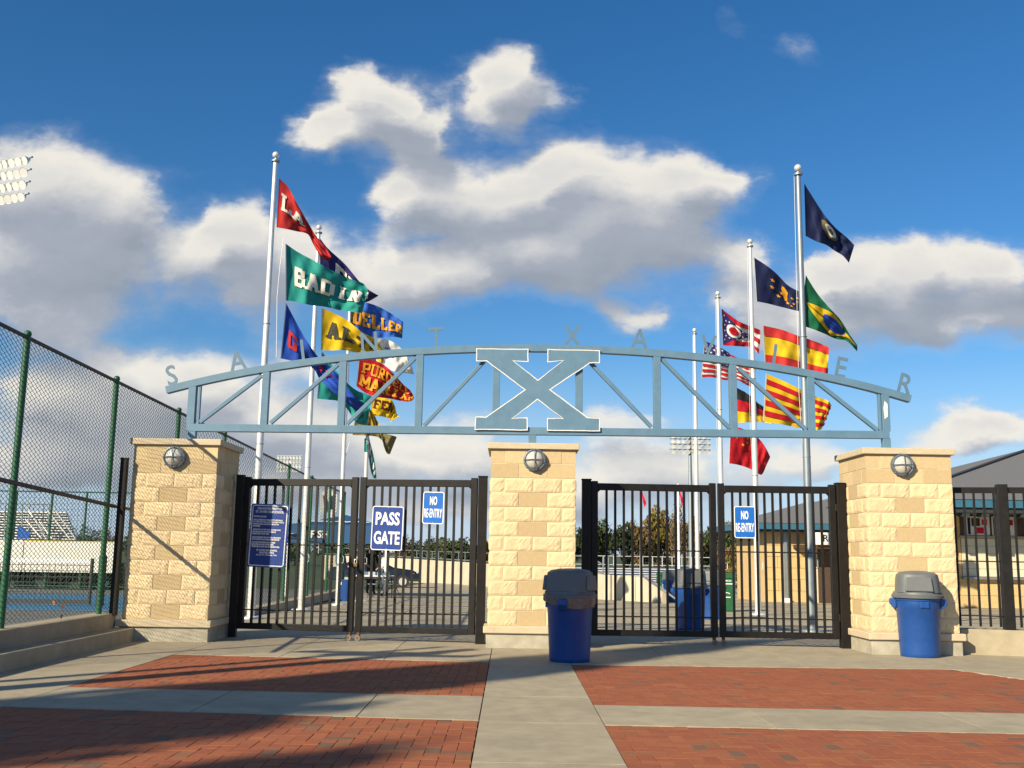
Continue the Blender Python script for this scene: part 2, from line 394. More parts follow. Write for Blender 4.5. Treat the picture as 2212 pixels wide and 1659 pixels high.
# saw-cut joints of the apron, a step below walking level read as thin dark grooves
mb = MB()
for y in (18.2, 20.8, 23.4, 26, 29, 32, 36, 40, 45, 50):
    mb.box((-5.5, y, gz(y) - .004), (28, y + .012, gz(y) + .0005))
for x in (-2.4, 1., 4.4, 7.8, 11.2):
    for a, b in ((15.7, 22), (22, 30), (30, 45)):
        mb.add([(x, a, gz(a)+.0005), (x+.012, a, gz(a)+.0005), (x+.012, b, gz(b)+.0005), (x, b, gz(b)+.0005)], [(0, 1, 2, 3)])
mb.build('joint', 'asphalt_joint', ap)
mb = MB().box((-60, -60, -.09), (60, 15.6, -.05))
base = struct(mb.build('paving_bed', 'sand'))
SLOPE = -.045
def slab(x0, y0, x1, y1, par, sk0=0., sk1=0.):
    """concrete slab with a tooled edge; y edges skewed by sk * x"""
    gmm = .0045; h = 0.
    b = .0012
    P0 = [(x0+gmm, y0+sk0*x0+gmm), (x1-gmm, y0+sk0*x1+gmm), (x1-gmm, y1+sk1*x1-gmm), (x0+gmm, y1+sk1*x0-gmm)]
    cx_ = sum(p[0] for p in P0) / 4; cy_ = sum(p[1] for p in P0) / 4
    vs = [(x, y, -.06) for x, y in P0] + [(x, y, h-b) for x, y in P0] + [(x + (b if x < cx_ else -b), y + (b if y < cy_ else -b), h) for x, y in P0]
    fs = [(0,1,5,4),(1,2,6,5),(2,3,7,6),(3,0,4,7),(4,5,9,8),(5,6,10,9),(6,7,11,10),(7,4,8,11),(8,9,10,11)]
    return MB().add(vs, fs).build('slab', 'concrete', par)
pav = struct(empty('concrete_pavement'))
XL0, XL1, XR0, XR1 = -3.97, -.21, .73, 5.35
SL, SR = -.105, -.035
YA, YB, YC, YD = 8.02, 9.56, 12.42, 0
def edges(side):     # y = y0 + slope * x of the four panel edges
    if side == 'L': return ((8.12, -.085), (9.47, -.045), (12.35, -.09))
    return ((8.05, -.035), (9.07, -.03), (12.22, .03))
for yy0, yy1 in ((-3, .6), (.6, 3.6), (3.6, 6.55), (6.55, 8.06), (8.06, 9.5), (9.5, 11.4), (11.4, 12.38)):
    slab(XL1, yy0, XR0, yy1, pav)
(eA, eB, eC) = edges('L')
for a, b in ((XL0, -2.45), (-2.45, -1.15), (-1.15, XL1)): slab(a, eA[0], b, eB[0], pav, eA[1], eB[1])
for yy0, yy1 in ((-3, 2), (2, 5), (5, 8.4), (8.4, 9.7), (9.7, 12.7)): slab(-5.05, yy0, XL0, yy1, pav)
for a, b in ((-5.05, XL0), (XL0, -2.7), (-2.7, -1.45), (-1.45, XL1)): slab(a, eC[0] if a > -5 else 12.7, b, 15.6, pav, eC[1] if a > -5 else 0, 0)
slab(XL1, 12.38, XR0, 15.6, pav)
(rA, rB, rC) = edges('R')
for a, b in ((XR0, 2.0), (2.0, 3.6), (3.6, XR1), (XR1, 7.2), (7.2, 9)): slab(a, rA[0], b, rB[0], pav, rA[1], rB[1])
for a, b in ((XR0, 1.95), (1.95, 3.5), (3.5, XR1), (XR1, 7), (7, 9.5), (9.5, 12)): slab(a, rC[0], b, 15.6, pav, rC[1], 0)
MB().add([(5.16, 12.37, -.06), (6.36, 9.63, -.06), (6.36, 12.40, -.06), (5.16, 12.37, 0), (6.36, 9.63, 0), (6.36, 12.40, 0)], [(0, 1, 4, 3), (1, 2, 5, 4), (2, 0, 3, 5), (3, 4, 5)]).build('slab', 'concrete', pav)
for yy0, yy1 in ((9.0, 10.8), (10.8, 12.44)): slab(6.36, yy0, 9, yy1, pav)

# herringbone brick panels
BW = .1015
def half(v, lo, hi): return max(lo, min(hi, v))
def brick_panel(x0, x1, lo, hi, cut=0):
    par = struct(empty('brick_paving', (0, 0, 0)))
    cells = []
    ni = int((x1 - x0) / BW) + 3; ymin = min(lo[0]+lo[1]*x0, lo[0]+lo[1]*x1); ymax = max(hi[0]+hi[1]*x0, hi[0]+hi[1]*x1)
    j0 = int(ymin / BW) - 2; j1 = int(ymax / BW) + 2
    for i in range(-2, ni):
        for j in range(j0, j1):
            r = (i - j) % 4
            if r == 0: cells.append((i, j, 2, 1))
            elif r == 3: cells.append((i, j, 1, 2))
    out = []
    sk = (lo[1] + hi[1]) / 2
    for (i, j, a, b) in cells:
        bx0 = x0 + i*BW; bx1 = bx0 + a*BW; by0 = j*BW; by1 = by0 + b*BW
        bx0, bx1 = half(bx0, x0, x1), half(bx1, x0, x1)
        if bx1 - bx0 < .02: continue
        xm = (bx0 + bx1) / 2; L = lo[0] + lo[1]*xm; H = hi[0] + hi[1]*xm - max(0, xm-5.15)*2.3*cut
        yy0 = half(by0 + sk*xm, L, H); yy1 = half(by1 + sk*xm, L, H)
        if yy1 - yy0 < .02: continue
        out.append((bx0, bx1, yy0, yy1, a > b))
    def dist(o_): return (o_[0]**2 + (o_[2])**2) + (1000 if abs((o_[0])/(o_[2]+.01)) > .52 or o_[2] < 5.9 else 0)
    out.sort(key=dist)
    cache = {}; rest = {k: MB() for k in BR}
    for n_, (a, b, c, d, hz) in enumerate(out):
        jw = .0016; wx = round(b-a-2*jw, 3); wy = round(d-c-2*jw, 3)
        cxm, cym = (a+b)/2, (c+d)/2
        z = -.004 + random.uniform(-.0018, .0018)
        kk = random.choices(range(6), (30, 24, 20, 12, 4, 5))[0]
        if n_ < 300:
            key = (wx, wy, kk)
            if key not in cache:
                ch = .0012; q_ = MB(); X, Yh = wx/2, wy/2
                q_.add([(-X,-Yh,-.05),(X,-Yh,-.05),(X,Yh,-.05),(-X,Yh,-.05),(-X,-Yh,-ch),(X,-Yh,-ch),(X,Yh,-ch),(-X,Yh,-ch),(-X+ch,-Yh+ch,0),(X-ch,-Yh+ch,0),(X-ch,Yh-ch,0),(-X+ch,Yh-ch,0)],
                   [(0,1,5,4),(1,2,6,5),(2,3,7,6),(3,0,4,7),(4,5,9,8),(5,6,10,9),(6,7,11,10),(7,4,8,11),(8,9,10,11)])
                cache[key] = q_.mesh('brick', BR[kk])
            obj('brick', cache[key], par, (cxm, cym, z), random.uniform(-.012, .012))
        else:
            X, Yh = wx/2, wy/2; ch = .001
            rest[0].add([(cxm-X,cym-Yh,-.03),(cxm+X,cym-Yh,-.03),(cxm+X,cym+Yh,-.03),(cxm-X,cym+Yh,-.03),(cxm-X+ch,cym-Yh+ch,z),(cxm+X-ch,cym-Yh+ch,z),(cxm+X-ch,cym+Yh-ch,z),(cxm-X+ch,cym+Yh-ch,z)],
               [(0,1,5,4),(1,2,6,5),(2,3,7,6),(3,0,4,7),(4,5,6,7)], kk)
    if rest[0].v:
        o = rest[0].build('brick_field', [BR[k] for k in range(6)], par); o['kind'] = 'stuff'
    return par
brick_panel(XL0, XL1, (4.6, 0), eA)
brick_panel(XL0, XL1, eB, eC)
brick_panel(XR0, 6.4, (5.0, 0), rA)
brick_panel(XR0, 6.35, rB, rC, 1)

# ------------------------------------------------------------------ stone gate pillars
CH = .198; BL = .39; BD = .195
def rough_face(mb, o, ux, uz, nx_, nz_, seed, amp=.0055):
    """rock-faced quad: origin o, edges ux, uz; bulges outwards; border stays in plane"""
    n = Vector(ux).cross(Vector(uz)).normalized(); o = Vector(o); ux = Vector(ux); uz = Vector(uz); vs = []
    for j in range(nz_+1):
        for i in range(nx_+1):
            u, v = i/nx_, j/nz_; p = o + ux*u + uz*v
            e_ = min(1, 6*min(u*ux.length/.4*2, (1-u)*ux.length/.4*2, v, 1-v))
            d = 0 if e_ <= 0 else (.006 + amp*(.5 + 1.1*noise.noise(Vector((p.x*11+seed*3.1, p.y*11+seed, p.z*14)))) + .007*noise.noise(Vector((p.x*35, p.y*35+seed, p.z*35)))) * (e_**.5)
            vs.append(p + n*d)
    mb.add(vs, [(j*(nx_+1)+i, j*(nx_+1)+i+1, (j+1)*(nx_+1)+i+1, (j+1)*(nx_+1)+i) for j in range(nz_) for i in range(nx_)])
_bc = {}
def block_mesh(kind, mt, seed):
    """local frame: x along the face, face at y=0 looking to -y, body behind; kinds: mid, left, right (which end is exposed)"""
    key = (kind, mt, seed)
    if key in _bc: return _bc[key]
    g_ = .0048; x0, x1, z0, z1, y1 = g_, BL-g_, g_, CH-g_, BD-g_
    mb = MB()
    if mt != 'block':
        mb.box((x0, 0.002, z0), (x1, y1, z1))
    else:
        rough_face(mb, (x0, 0, z0), (x1-x0, 0, 0), (0, 0, z1-z0), 14, 7, seed)
        if kind == 'left': rough_face(mb, (x0, y1, z0), (0, -y1, 0), (0, 0, z1-z0), 5, 5, seed+7)
        else: mb.add([(x0,0,z0),(x0,y1,z0),(x0,y1,z1),(x0,0,z1)], [(0,1,2,3)])
        if kind == 'right': rough_face(mb, (x1, 0, z0), (0, y1, 0), (0, 0, z1-z0), 5, 5, seed+11)
        else: mb.add([(x1,0,z0),(x1,y1,z0),(x1,y1,z1),(x1,0,z1)], [(0,1,2,3)])
        mb.add([(x0,0,z1),(x1,0,z1),(x1,y1,z1),(x0,y1,z1),(x0,0,z0),(x1,0,z0),(x1,y1,z0),(x0,y1,z0)], [(0,1,2,3),(4,5,6,7),(2,3,7,6)])
    me = mb.mesh('block', mt)
    _bc[key] = me; return me
def pillar(cx_, yf, label):
    S = 3*BL; cy_ = yf + S/2
    p = empty('stone_pillar', (cx_, cy_, 0)); tag(p, label, 'pillar', 'stone gate pillars')
    h = S/2
    MB().box((-h-.02, -h-.02, -.03), (h+.02, h+.02, .19)).build('plinth', 'plinth', p, bevel=.008)
    MB().box((-h-.06, -h-.06, .192), (h+.06, h+.06, .285)).build('ledge', 'cap', p, bevel=.012)
    MB().box((-h+.008, -h+.008, .285), (h-.008, h-.008, .29+12*CH)).build('mortar', 'mortar', p)
    z0 = .29
    for c in range(12):
        z = z0 + c*CH; B = (c % 2 == 1)      # course 0: three on the front; course 1: two on the front
        if c >= 10: B = (c == 11)
        for s_ in range(4):
            rz = s_*math.pi/2; rot = Matrix.Rotation(rz, 3, 'Z')
            long = (not B) if s_ % 2 == 0 else B
            offs = [0, 1, 2] if long else [.5, 1.5]
            for k, o_ in enumerate(offs):
                if long: kind = ('left', 'mid', 'right')[k]
                else: kind = 'mid'
                mt = 'block'
                if c < 10 and long and k == 1: mt = 'block_dark'
                if c == 10: mt = 'block_dark' if (long and k != 1) else 'block_mid'
                if c == 11: mt = 'block_mid'
                if c == 11 and long and k == 1: mt = 'block_dark'
                L = Vector((-h + o_*BL, -h, 0))
                L = rot @ L
                obj('block', block_mesh(kind, mt, random.randrange(12)), p, (L.x, L.y, z), rz)
    zt = z0 + 12*CH
    H2 = h + .045
    mb = MB(); mb.add([(-H2,-H2,zt),(H2,-H2,zt),(H2,H2,zt),(-H2,H2,zt),(-H2,-H2,zt+.085),(H2,-H2,zt+.085),(H2,H2,zt+.085),(-H2,H2,zt+.085),(-.12,-.12,zt+.125),(.12,-.12,zt+.125),(.12,.12,zt+.125),(-.12,.12,zt+.125)],
       [(0,3,2,1),(0,1,5,4),(1,2,6,5),(2,3,7,6),(3,0,4,7),(4,5,9,8),(5,6,10,9),(6,7,11,10),(7,4,8,11),(8,9,10,11)])
    mb.build('cap_stone', 'cap', p, bevel=.008)
    return zt + .125
PL = [(-4.66, 14.38), (.31, 14.22), (5.43, 14.12)]
pt = pillar(*PL[0], 'tan block pillar at the left of the gates, chain link shadow falling across it')
pillar(*PL[1], 'tan block pillar standing between the two pairs of black gates')
pillar(*PL[2], 'tan block pillar at the right of the gates with its left side in sun')

def wall_lamp(px, py, Y, label):
    c = at(px, py, Y)
    t = empty('wall_lamp', c); tag(t, label, 'wall lamp', 'round lamps on the pillars')
    mb = MB(); n = 32
    def ring(prof, mi=0):
        vs = []; fs = []
        for (r, d) in prof:
            for k in range(n): a = 2*math.pi*k/n; vs.append((r*math.cos(a), -d, r*math.sin(a)))
        for i in range(len(prof)-1):
            for k in range(n): fs.append((i*n+k, i*n+(k+1) % n, (i+1)*n+(k+1) % n, (i+1)*n+k))
        return vs, fs
    mb.add(*ring([(.155, -.01), (.155, .03), (.150, .055), (.135, .06), (.122, .05), (.122, .0)])); mb.build('housing', 'lamp_ring', t, smooth=True)
    mb = MB(); mb.add(*ring([(.124, .03), (.118, .055), (.10, .08), (.07, .10), (.035, .112), (.004, .116)])); mb.build('glass', 'lamp_glass', t, smooth=True)
    for a in (0, math.pi/2):
        pts = [(math.cos(a)*r*.15, -(.05 + .078*math.sqrt(max(0, 1-r*r))), math.sin(a)*r*.15) for r in [x/8-1 for x in range(17)]]
        MB().tube(pts, .0065, 6).build('guard_bar', 'lamp_ring', t)
    for a in (0, 2.1, 4.2):
        MB().sphere((.152*math.cos(a-.3), -.05, .152*math.sin(a-.3)), .013, 8, 6).build('screw', 'lamp_ring', t)
wall_lamp(378, 988, 14.375, 'round caged lamp on the left pillar')
wall_lamp(1155, 994, 14.215, 'round caged lamp on the middle pillar between the gates')
wall_lamp(1948, 1005, 14.115, 'round caged lamp on the right pillar above the blue bin')

# ------------------------------------------------------------------ steel arch with letters
TY = 14.92
c3 = crop(400, 780, 2.4578); c4 = crop(1150, 780, 1.8433); c6 = crop(1180, 860, 5.821)
def T(p): return at(p[0], p[1], TY)
arch = empty('entrance_arch', (.31, TY, 2.79)); tag(arch, 'pale blue steel truss arch spanning the three pillars above the gates', 'arch')
def ab(mb, name, m='truss', bev=.004): 
    o = mb.build(name, m, None, bevel=bev); o.parent = arch; o.matrix_parent_inverse = Matrix.Translation(-Vector(arch.location)); return o
topc = [c3(55,510), c3(200,475), c3(650,385), c3(890,345), c3(1130,310), c3(1620,270), c3(1980,260), c4(390,188), c4(700,195), c4(945,212), c4(1300,250), c4(1660,308), c4(2000,388), c4(2125,425)]
def cat(pts, n):
    out = []; k = len(pts)
    for i in range(n+1):
        t = i/n*(k-1); a = min(int(t), k-2); f_ = t-a
        p = [np.array(pts[max(0, min(k-1, a+d))], float) for d in (-1, 0, 1, 2)]
        out.append(.5*((2*p[1]) + (-p[0]+p[2])*f_ + (2*p[0]-5*p[1]+4*p[2]-p[3])*f_**2 + (-p[0]+3*p[1]-3*p[2]+p[3])*f_**3))
    return out
# smooth the chord with a low-order fit in world space
tw = [T(p) for p in topc]; cf = np.polyfit([p.x for p in tw], [p.z for p in tw], 4)
xa, xb = tw[0].x, tw[-1].x
cz = lambda x: float(np.polyval(cf, x))
def ribbon(xs_, zf, th, y0, y1):
    mb = MB(); vs = []; fs = []
    for x in xs_:
        z = zf(x); dz = (zf(x+.01)-zf(x-.01))/.02; nn = Vector((-dz, 0, 1)).normalized()*th/2
        for (s_, y) in ((-1, y0), (1, y0), (1, y1), (-1, y1)): vs.append((x+nn.x*s_, y, z+nn.z*s_))
    for i in range(len(xs_)-1):
        for k in range(4): fs.append((i*4+k, i*4+(k+1) % 4, (i+1)*4+(k+1) % 4, (i+1)*4+k))
    fs += [(0, 1, 2, 3), tuple(len(vs)-4+k for k in range(4))]
    mb.add(vs, fs); return mb
DT = .11
ab(ribbon(np.linspace(xa, xb, 40), cz, .105, TY-DT/2, TY+DT/2), 'top_chord')
botp = [T(p) for p in (c3(210,740), c3(1160,755), c3(1640,760), c4(390,580), c4(940,582), c4(1660,588), c4(2000,590))]
bf = np.polyfit([p.x for p in botp], [p.z for p in botp], 1); bz = lambda x: float(np.polyval(bf, x))
xl, xr = T((405.5, 922)).x, T((1919, 939)).x
ab(ribbon([xl, xr], bz, .108, TY-DT/2, TY+DT/2), 'bottom_chord')
for xt, xb_ in ((575.7, 571), (740.7, 737.5), (906.6, 903.8), (1072, 1071), (1250, 1251), (1418.5, 1419.5), (1582, 1584.5), (1749, 1752)):
    A = T((xt, 790)); B_ = T((xb_, 930)); x1_ = (A.x+B_.x)/2
    ab(MB().box((x1_-.052, TY-DT/2+.004, bz(x1_)+.05), (x1_+.052, TY+DT/2-.004, cz(x1_)-.048)), 'upright')
for xt, xi, ft in ((415, 430, 2.76), (1911, 1899, 2.76)):
    x1_ = T((xt, 880)).x; x2_ = T((xi, 880)).x
    ab(MB().box((x1_-.055, TY-DT/2+.002, bz(x1_)+.052), (x1_+.055, TY+DT/2-.002, cz(x1_)-.045)), 'end_post')
    ab(MB().box((x2_-.018, TY-.03, bz(x2_)+.05), (x2_+.018, TY+.03, cz(x2_)-.045)), 'stiffener')
for xp in (T((416, 935)).x, T((1150, 935)).x, T((1913, 940)).x):
    ab(MB().box((xp-.055, TY-.05, 2.70), (xp+.055, TY+.05, bz(xp)-.05)), 'foot')
for a, b in ((c3(260,710), c3(648,418)), (c3(700,715), c3(1120,350)), (c3(1175,720), c3(1605,305)), (c3(1655,730), c3(2030,330)),
             (c4(635,255), c4(920,555)), (c4(965,235), c4(1285,560)), (c4(1325,280), c4(1640,565)), (c4(1685,340), c4(1975,570))):
    A, B_ = T(a), T(b); A.y = B_.y = TY + .005
    ab(MB().bar(A, B_, .055, .06), 'brace')
XP = [(150,130),(918,138),(915,328),(700,312),(1055,592),(1420,315),(1195,332),(1197,140),(1970,155),(1968,345),(1820,350),(1245,738),(1785,1140),(1975,1150),(1972,1350),(1190,1342),(1190,1150),(1418,1162),(1050,885),(685,1160),(905,1145),(905,1338),(125,1328),(135,1132),(290,1137),(858,740),(300,320),(147,325)]
xw = [at(*c6(*p), TY-.075) for p in XP]
yf = TY - .085
mb = MB().prism([(p.x, p.z) for p in xw], yf, yf+.022)
ab(mb, 'cross_plate', bev=0)
bm = bmesh.new(); n_ = len(xw); ot = [Vector((p.x, p.z)) for p in xw]
area = sum(ot[i].x*ot[(i+1) % n_].y-ot[(i+1) % n_].x*ot[i].y for i in range(n_)); sg_ = 1 if area > 0 else -1; inn = []
for i in range(n_):
    d1 = (ot[i]-ot[i-1]).normalized(); d2 = (ot[(i+1) % n_]-ot[i]).normalized()
    n1_ = Vector((-d1.y, d1.x))*sg_; n2_ = Vector((-d2.y, d2.x))*sg_; bs = (n1_+n2_); bs = bs/max(.35, bs.length_squared/2)
    inn.append(ot[i]+bs*.014)
vo = [bm.verts.new((p.x, yf-.003, p.y)) for p in ot]; vi = [bm.verts.new((p.x, yf-.003, p.y)) for p in inn]
for i in range(n_): bm.faces.new((vo[i], vo[(i+1) % n_], vi[(i+1) % n_], vi[i]))
bmesh.ops.subdivide_edges(bm, edges=bm.edges[:], cuts=6, use_grid_fill=True)
for v in bm.verts:
    nn = noise.noise_vector(Vector((v.co.x*9, 3, v.co.z*9)))*.006; v.co.x += nn.x; v.co.z += nn.z
me = bpy.data.meshes.new('painted_outline'); bm.to_mesh(me); bm.free(); me.materials.append(M['white_paint'])
o = obj('painted_outline', me, arch); o.matrix_parent_inverse = Matrix.Translation(-Vector(arch.location))
letters = [('S', 377, 816), ('A', 518, 782), ('I', 657, 758), ('N', 800, 740), ('T', 944, 728), ('X', 1236, 724.4), ('A', 1380.5, 732.8), ('V', 1527.7, 745.3), ('I', 1669.9, 768.4), ('E', 1812.4, 793), ('R', 1950, 830)]
for ch, px, py in letters:
    me = text_mesh(ch, .385, 'truss_letter', 'letter', off=.004, ext=.006)
    zs = [v.co.z for v in me.vertices]; xs2 = [v.co.x for v in me.vertices]; zc, hh = min(zs), max(zs)-min(zs); xm = (min(xs2)+max(xs2))/2
    for v in me.vertices: v.co.z = (v.co.z-zc)*.305/hh; v.co.x = (v.co.x-xm)*.95
    x = T((px, py)).x; dz = (cz(x+.05)-cz(x-.05))/.1; an = math.atan(dz)
    o = obj('letter', me, arch, Vector((x, TY-.01, cz(x)+.045)) - Vector(arch.location)); o.rotation_euler = (0, -an, 0)
# weathered white patch on the right end post
mb = MB(); A = at(1913, 885, TY-.06)
mb.add([(A.x-.02, TY-.058, A.z-.14), (A.x+.03, TY-.058, A.z-.10), (A.x+.035, TY-.058, A.z+.08), (A.x-.01, TY-.058, A.z+.13), (A.x-.03, TY-.058, A.z+.03)], [(0, 1, 2, 3, 4)])
o = mb.build('paint_patch', 'white_paint', arch); o.matrix_parent_inverse = Matrix.Translation(-Vector(arch.location))

# ------------------------------------------------------------------ black gates
def gate_leaf(A, B_, zt, zb, nb, hinge, label, caster=True):
    A = Vector((A[0], A[1], 0)); B_ = Vector((B_[0], B_[1], 0)); L = (B_-A).length; ang = math.atan2(B_.y-A.y, B_.x-A.x)
    t = empty('gate_leaf', A, ang); tag(t, label, 'gate', 'black steel gate leaves')
    pw = .092
    MB().box((0, -.04, zb), (pw, .04, zt+.03)).build('frame_post', 'black_steel', t, bevel=.006)
    MB().box((L-pw, -.04, zb), (L, .04, zt+.03)).build('frame_post', 'black_steel', t, bevel=.006)
    MB().box((pw, -.037, zt-.10), (L-pw, .037, zt)).build('top_rail', 'black_steel', t, bevel=.005)
    MB().box((pw, -.037, zb), (L-pw, .037, zb+.085)).build('bottom_rail', 'black_steel', t, bevel=.005)
    for z in (zb+.27, zb+1.2): MB().box((pw, -.008, z-.009), (L-pw, .008, z+.009)).build('cross_rail', 'black_steel', t)
    bm_ = MB().box((-.0165, -.0165, zb+.085), (.0165, .0165, zt-.10)).mesh('bar', 'black_steel')
    for i in range(nb):
        obj('bar', bm_, t, (pw + (L-2*pw)*(i+1)/(nb+1), -.0225, 0))
    for s_ in (0, 1):       # welded corner gussets
        x = pw if s_ == 0 else L-pw; d = 1 if s_ == 0 else -1
        MB().prism([(x, zt-.10), (x+d*.035, zt-.10), (x, zt-.135)], -.02, .02).build('gusset', 'black_steel', t)
    x = L-.05 if hinge == 'left' else .05
    if caster:
        MB().box((x-.02, -.03, zb-.05), (x+.02, .03, zb-.002)).build('caster_fork', 'rust', t)
        MB().tube([(x, -.062, .043), (x, -.034, .043)], .042, 18).build('caster_wheel', 'brass_wheel', t, smooth=True)
        MB().tube([(x, -.066, .043), (x, -.0625, .043)], .014, 10).build('axle', 'rust', t)
    hx = 0 if hinge == 'left' else L
    for z in (zb+.3, zt-.3): MB().tube([(hx, -.05, z-.05), (hx, -.05, z+.05)], .014, 8).build('hinge', 'black_steel', t)
    return t
GT, GB = 2.27, .12
LA, LM, LB = (-3.905, 15.29), (-2.19, 15.0), (-.465, 14.79)
gate_leaf(LA, LM, GT, GB, 11, 'left', 'black gate leaf beside the left pillar carrying the long rules sign')
gate_leaf((LM[0]+.03, LM[1]-.003), LB, GT, GB, 12, 'right', 'black gate leaf carrying the large two word sign, left of the middle pillar')
RA, RM, RB = (1.172, 15.02), (2.98, 15.10), (4.69, 15.02)
gate_leaf(RA, RM, GT, GB, 12, 'left', 'black gate leaf behind the shaded blue bin, right of the middle pillar')
gate_leaf((RM[0]+.03, RM[1]), RB, GT, GB, 12, 'right', 'black gate leaf beside the right pillar carrying a small blue and white sign')
for (x, y, w_, lb) in ((-3.97, 15.30, .11, 'black gate post against the left pillar'), (-.39, 14.78, .13, 'black gate post on the left side of the middle pillar'),
                       (1.10, 15.02, .13, 'black gate post on the right side of the middle pillar'), (4.76, 15.0, .13, 'black gate post against the right pillar'),
                       (-5.33, 14.3, .09, 'black steel post on the coping left of the left pillar')):
    t = empty('gate_post', (x, y, 0)); tag(t, lb, 'post', 'black gate posts')
    zb_ = .0 if x > -5 else .34
    zt_ = 2.31 if x > -5 else 2.45
    MB().box((-w_/2, -w_/2, zb_), (w_/2, w_/2, zt_)).build('shaft', 'black_steel', t, bevel=.006)
    MB().box((-w_/2-.006, -w_/2-.006, zt_), (w_/2+.006, w_/2+.006, zt_+.018)).build('cap', 'black_steel', t, bevel=.004)
# padlock hanging on the chain of the left pair
t = empty('padlock', at(768, 1215, 14.93)); tag(t, 'brass padlock hanging where the two left gate leaves meet', 'padlock')
MB().box((-.025, -.014, -.06), (.025, .014, -.005)).build('body', 'brass', t, bevel=.004)
MB().tube([(-.016, 0, -.01), (-.016, 0, .03), (-.008, 0, .045), (.008, 0, .045), (.016, 0, .03), (.016, 0, -.01)], .005, 8).build('shackle', 'aluminium', t, smooth=True)
MB().tube([(-.02, .01, .045), (-.05, .05, .03), (0, .09, .04), (.05, .05, .03), (.02, .01, .045)], .005, 6).build('chain', 'aluminium_dull', t)

# signs
def rounded(wd, ht, r, n=5):
    out = []
    for cx_, cz_, a0 in ((wd/2-r, ht/2-r, 0), (-wd/2+r, ht/2-r, 90), (-wd/2+r, -ht/2+r, 180), (wd/2-r, -ht/2+r, 270)):
        for k in range(n+1): a = R(a0+90*k/n); out.append((cx_+r*math.cos(a), cz_+r*math.sin(a)))
    return out
def ringplate(wd, ht, r, th, y0, y1, inset=0.):
    o_ = rounded(wd-2*inset, ht-2*inset, r); i_ = rounded(wd-2*inset-2*th, ht-2*inset-2*th, max(.005, r-th)); n = len(o_)
    mb = MB(); vs = [(x, y0, z) for x, z in o_]+[(x, y0, z) for x, z in i_]+[(x, y1, z) for x, z in o_]+[(x, y1, z) for x, z in i_]
    fs = []
    for k in range(n):
        k2 = (k+1) % n; fs += [(k, k2, n+k2, n+k), (2*n+k, 2*n+k2, k2, k), (3*n+k, 3*n+k2, n+k2, n+k)]
    return mb.add(vs, fs)
def sign(px, py, Y, wd, ht, tilt, face, label, lines, yaw=0, border=(.012, 0.)):
    c = at(px, py, Y); t = empty('sign', c, yaw); t.rotation_euler.y = R(tilt); tag(t, label, 'sign')
    MB().prism(rounded(wd, ht, .035), 0, .004).build('plate', face, t)
    ringplate(wd, ht, .035, border[0], -.0025, 0, border[1]).build('border', 'sign_white', t)
    for (txt, size, x, z, off, sx, wmax) in lines:
        me = text_mesh(txt, size, 'sign_white', off=off, ext=.0008, sx=sx)
        xs_ = [v.co.x for v in me.vertices]; wv_ = max(xs_)-min(xs_); mid = (max(xs_)+min(xs_))/2
        zs_ = [v.co.z for v in me.vertices]; zm = (max(zs_)+min(zs_))/2; hv = max(zs_)-min(zs_)
        for v in me.vertices:
            v.co.x = (v.co.x-mid)*(wmax/wv_ if wmax else 1) + x; v.co.z = (v.co.z-zm)*(size/hv if wmax else 1) + z; v.co.y -= .0022
        obj('lettering', me, t)
    for z in (ht/2-.02, -ht/2+.02):
        MB().tube([(0, -.003, z), (0, .002, z)], .008, 8).build('screw', 'aluminium_dull', t)
    return t
sign(836.5, 1141, 14.86, .455, .62, 1.2, 'sign_blue', 'large blue sign reading PASS GATE on the left gates', [('PASS', .185, 0, .135, .0055, 1, .35), ('GATE', .185, 0, -.135, .0055, 1, .375)], yaw=-.12)
for px, py, Y, tl, lb, yw in ((936, 1097, 14.82, 1.0, 'small NO RE-ENTRY sign on the left gates, beside the larger lettered sign', -.12), (1609, 1128, 14.98, 0., 'small NO RE-ENTRY sign on the right pair of gates', -.03)):
    sign(px, py, Y, .305, .455, tl, 'sign_bright', lb, [('NO', .125, 0, .10, .0045, 1, .105), ('RE-ENTRY', .125, 0, -.075, .0030, 1, .262)], yaw=yw)
L = []; z = .385
def ln(s, size, w_, x=0, gap=0): 
    global z
    L.append((s, size, x, z, .001, 1, w_)); z -= size*1.33 + gap
ln('PRIVATE PROPERTY OF', .034, .37); ln('ST. XAVIER HIGH SCHOOL', .034, .42, gap=.025)
for s, w_, gp in (('NO PETS ALLOWED', .19, .018), ('LOCAL RESIDENTS WISHING TO USE TRACK', .44, 0), ('AT THEIR OWN RISK, DURING DAYLIGHT HOURS,', .46, 0), ('WHEN SCHOOL ACTIVITIES ARE NOT IN', .38, 0), ('PROGRESS.', .11, .02),
    ('ABSOLUTELY NO BICYCLES, SKATEBOARDS,', .42, 0), ('ROLLER BLADES OR OTHER DEVICE', .35, 0), ('PERMITTED AT ANY TIME.', .25, .02), ('UNAUTHORIZED USE OF THE PLAYING FIELD', .43, 0), ('BY STUDENTS OR OTHERS IS PROHIBITED', .41, .012),
    ('ANY UNAUTHORIZED USE OF THESE', .35, 0), ('FACILITIES WILL BE CONSIDERED', .33, 0), ('TRESPASSING AND WILL BE PROSECUTED.', .42, .02)):
    ln(s, .0225, w_, -.235+w_/2, gp)
ln('ST. XAVIER HIGH SCHOOL', .026, .31); ln('FACILITIES OFFICE', .026, .22); ln('(513) 761-7600 ext. 318', .024, .30)
sign(579, 1157, 15.10, .565, .905, 1.7, 'sign_blue', 'tall blue sign with many lines of small white rules', L, yaw=-.12, border=(.013, .018))

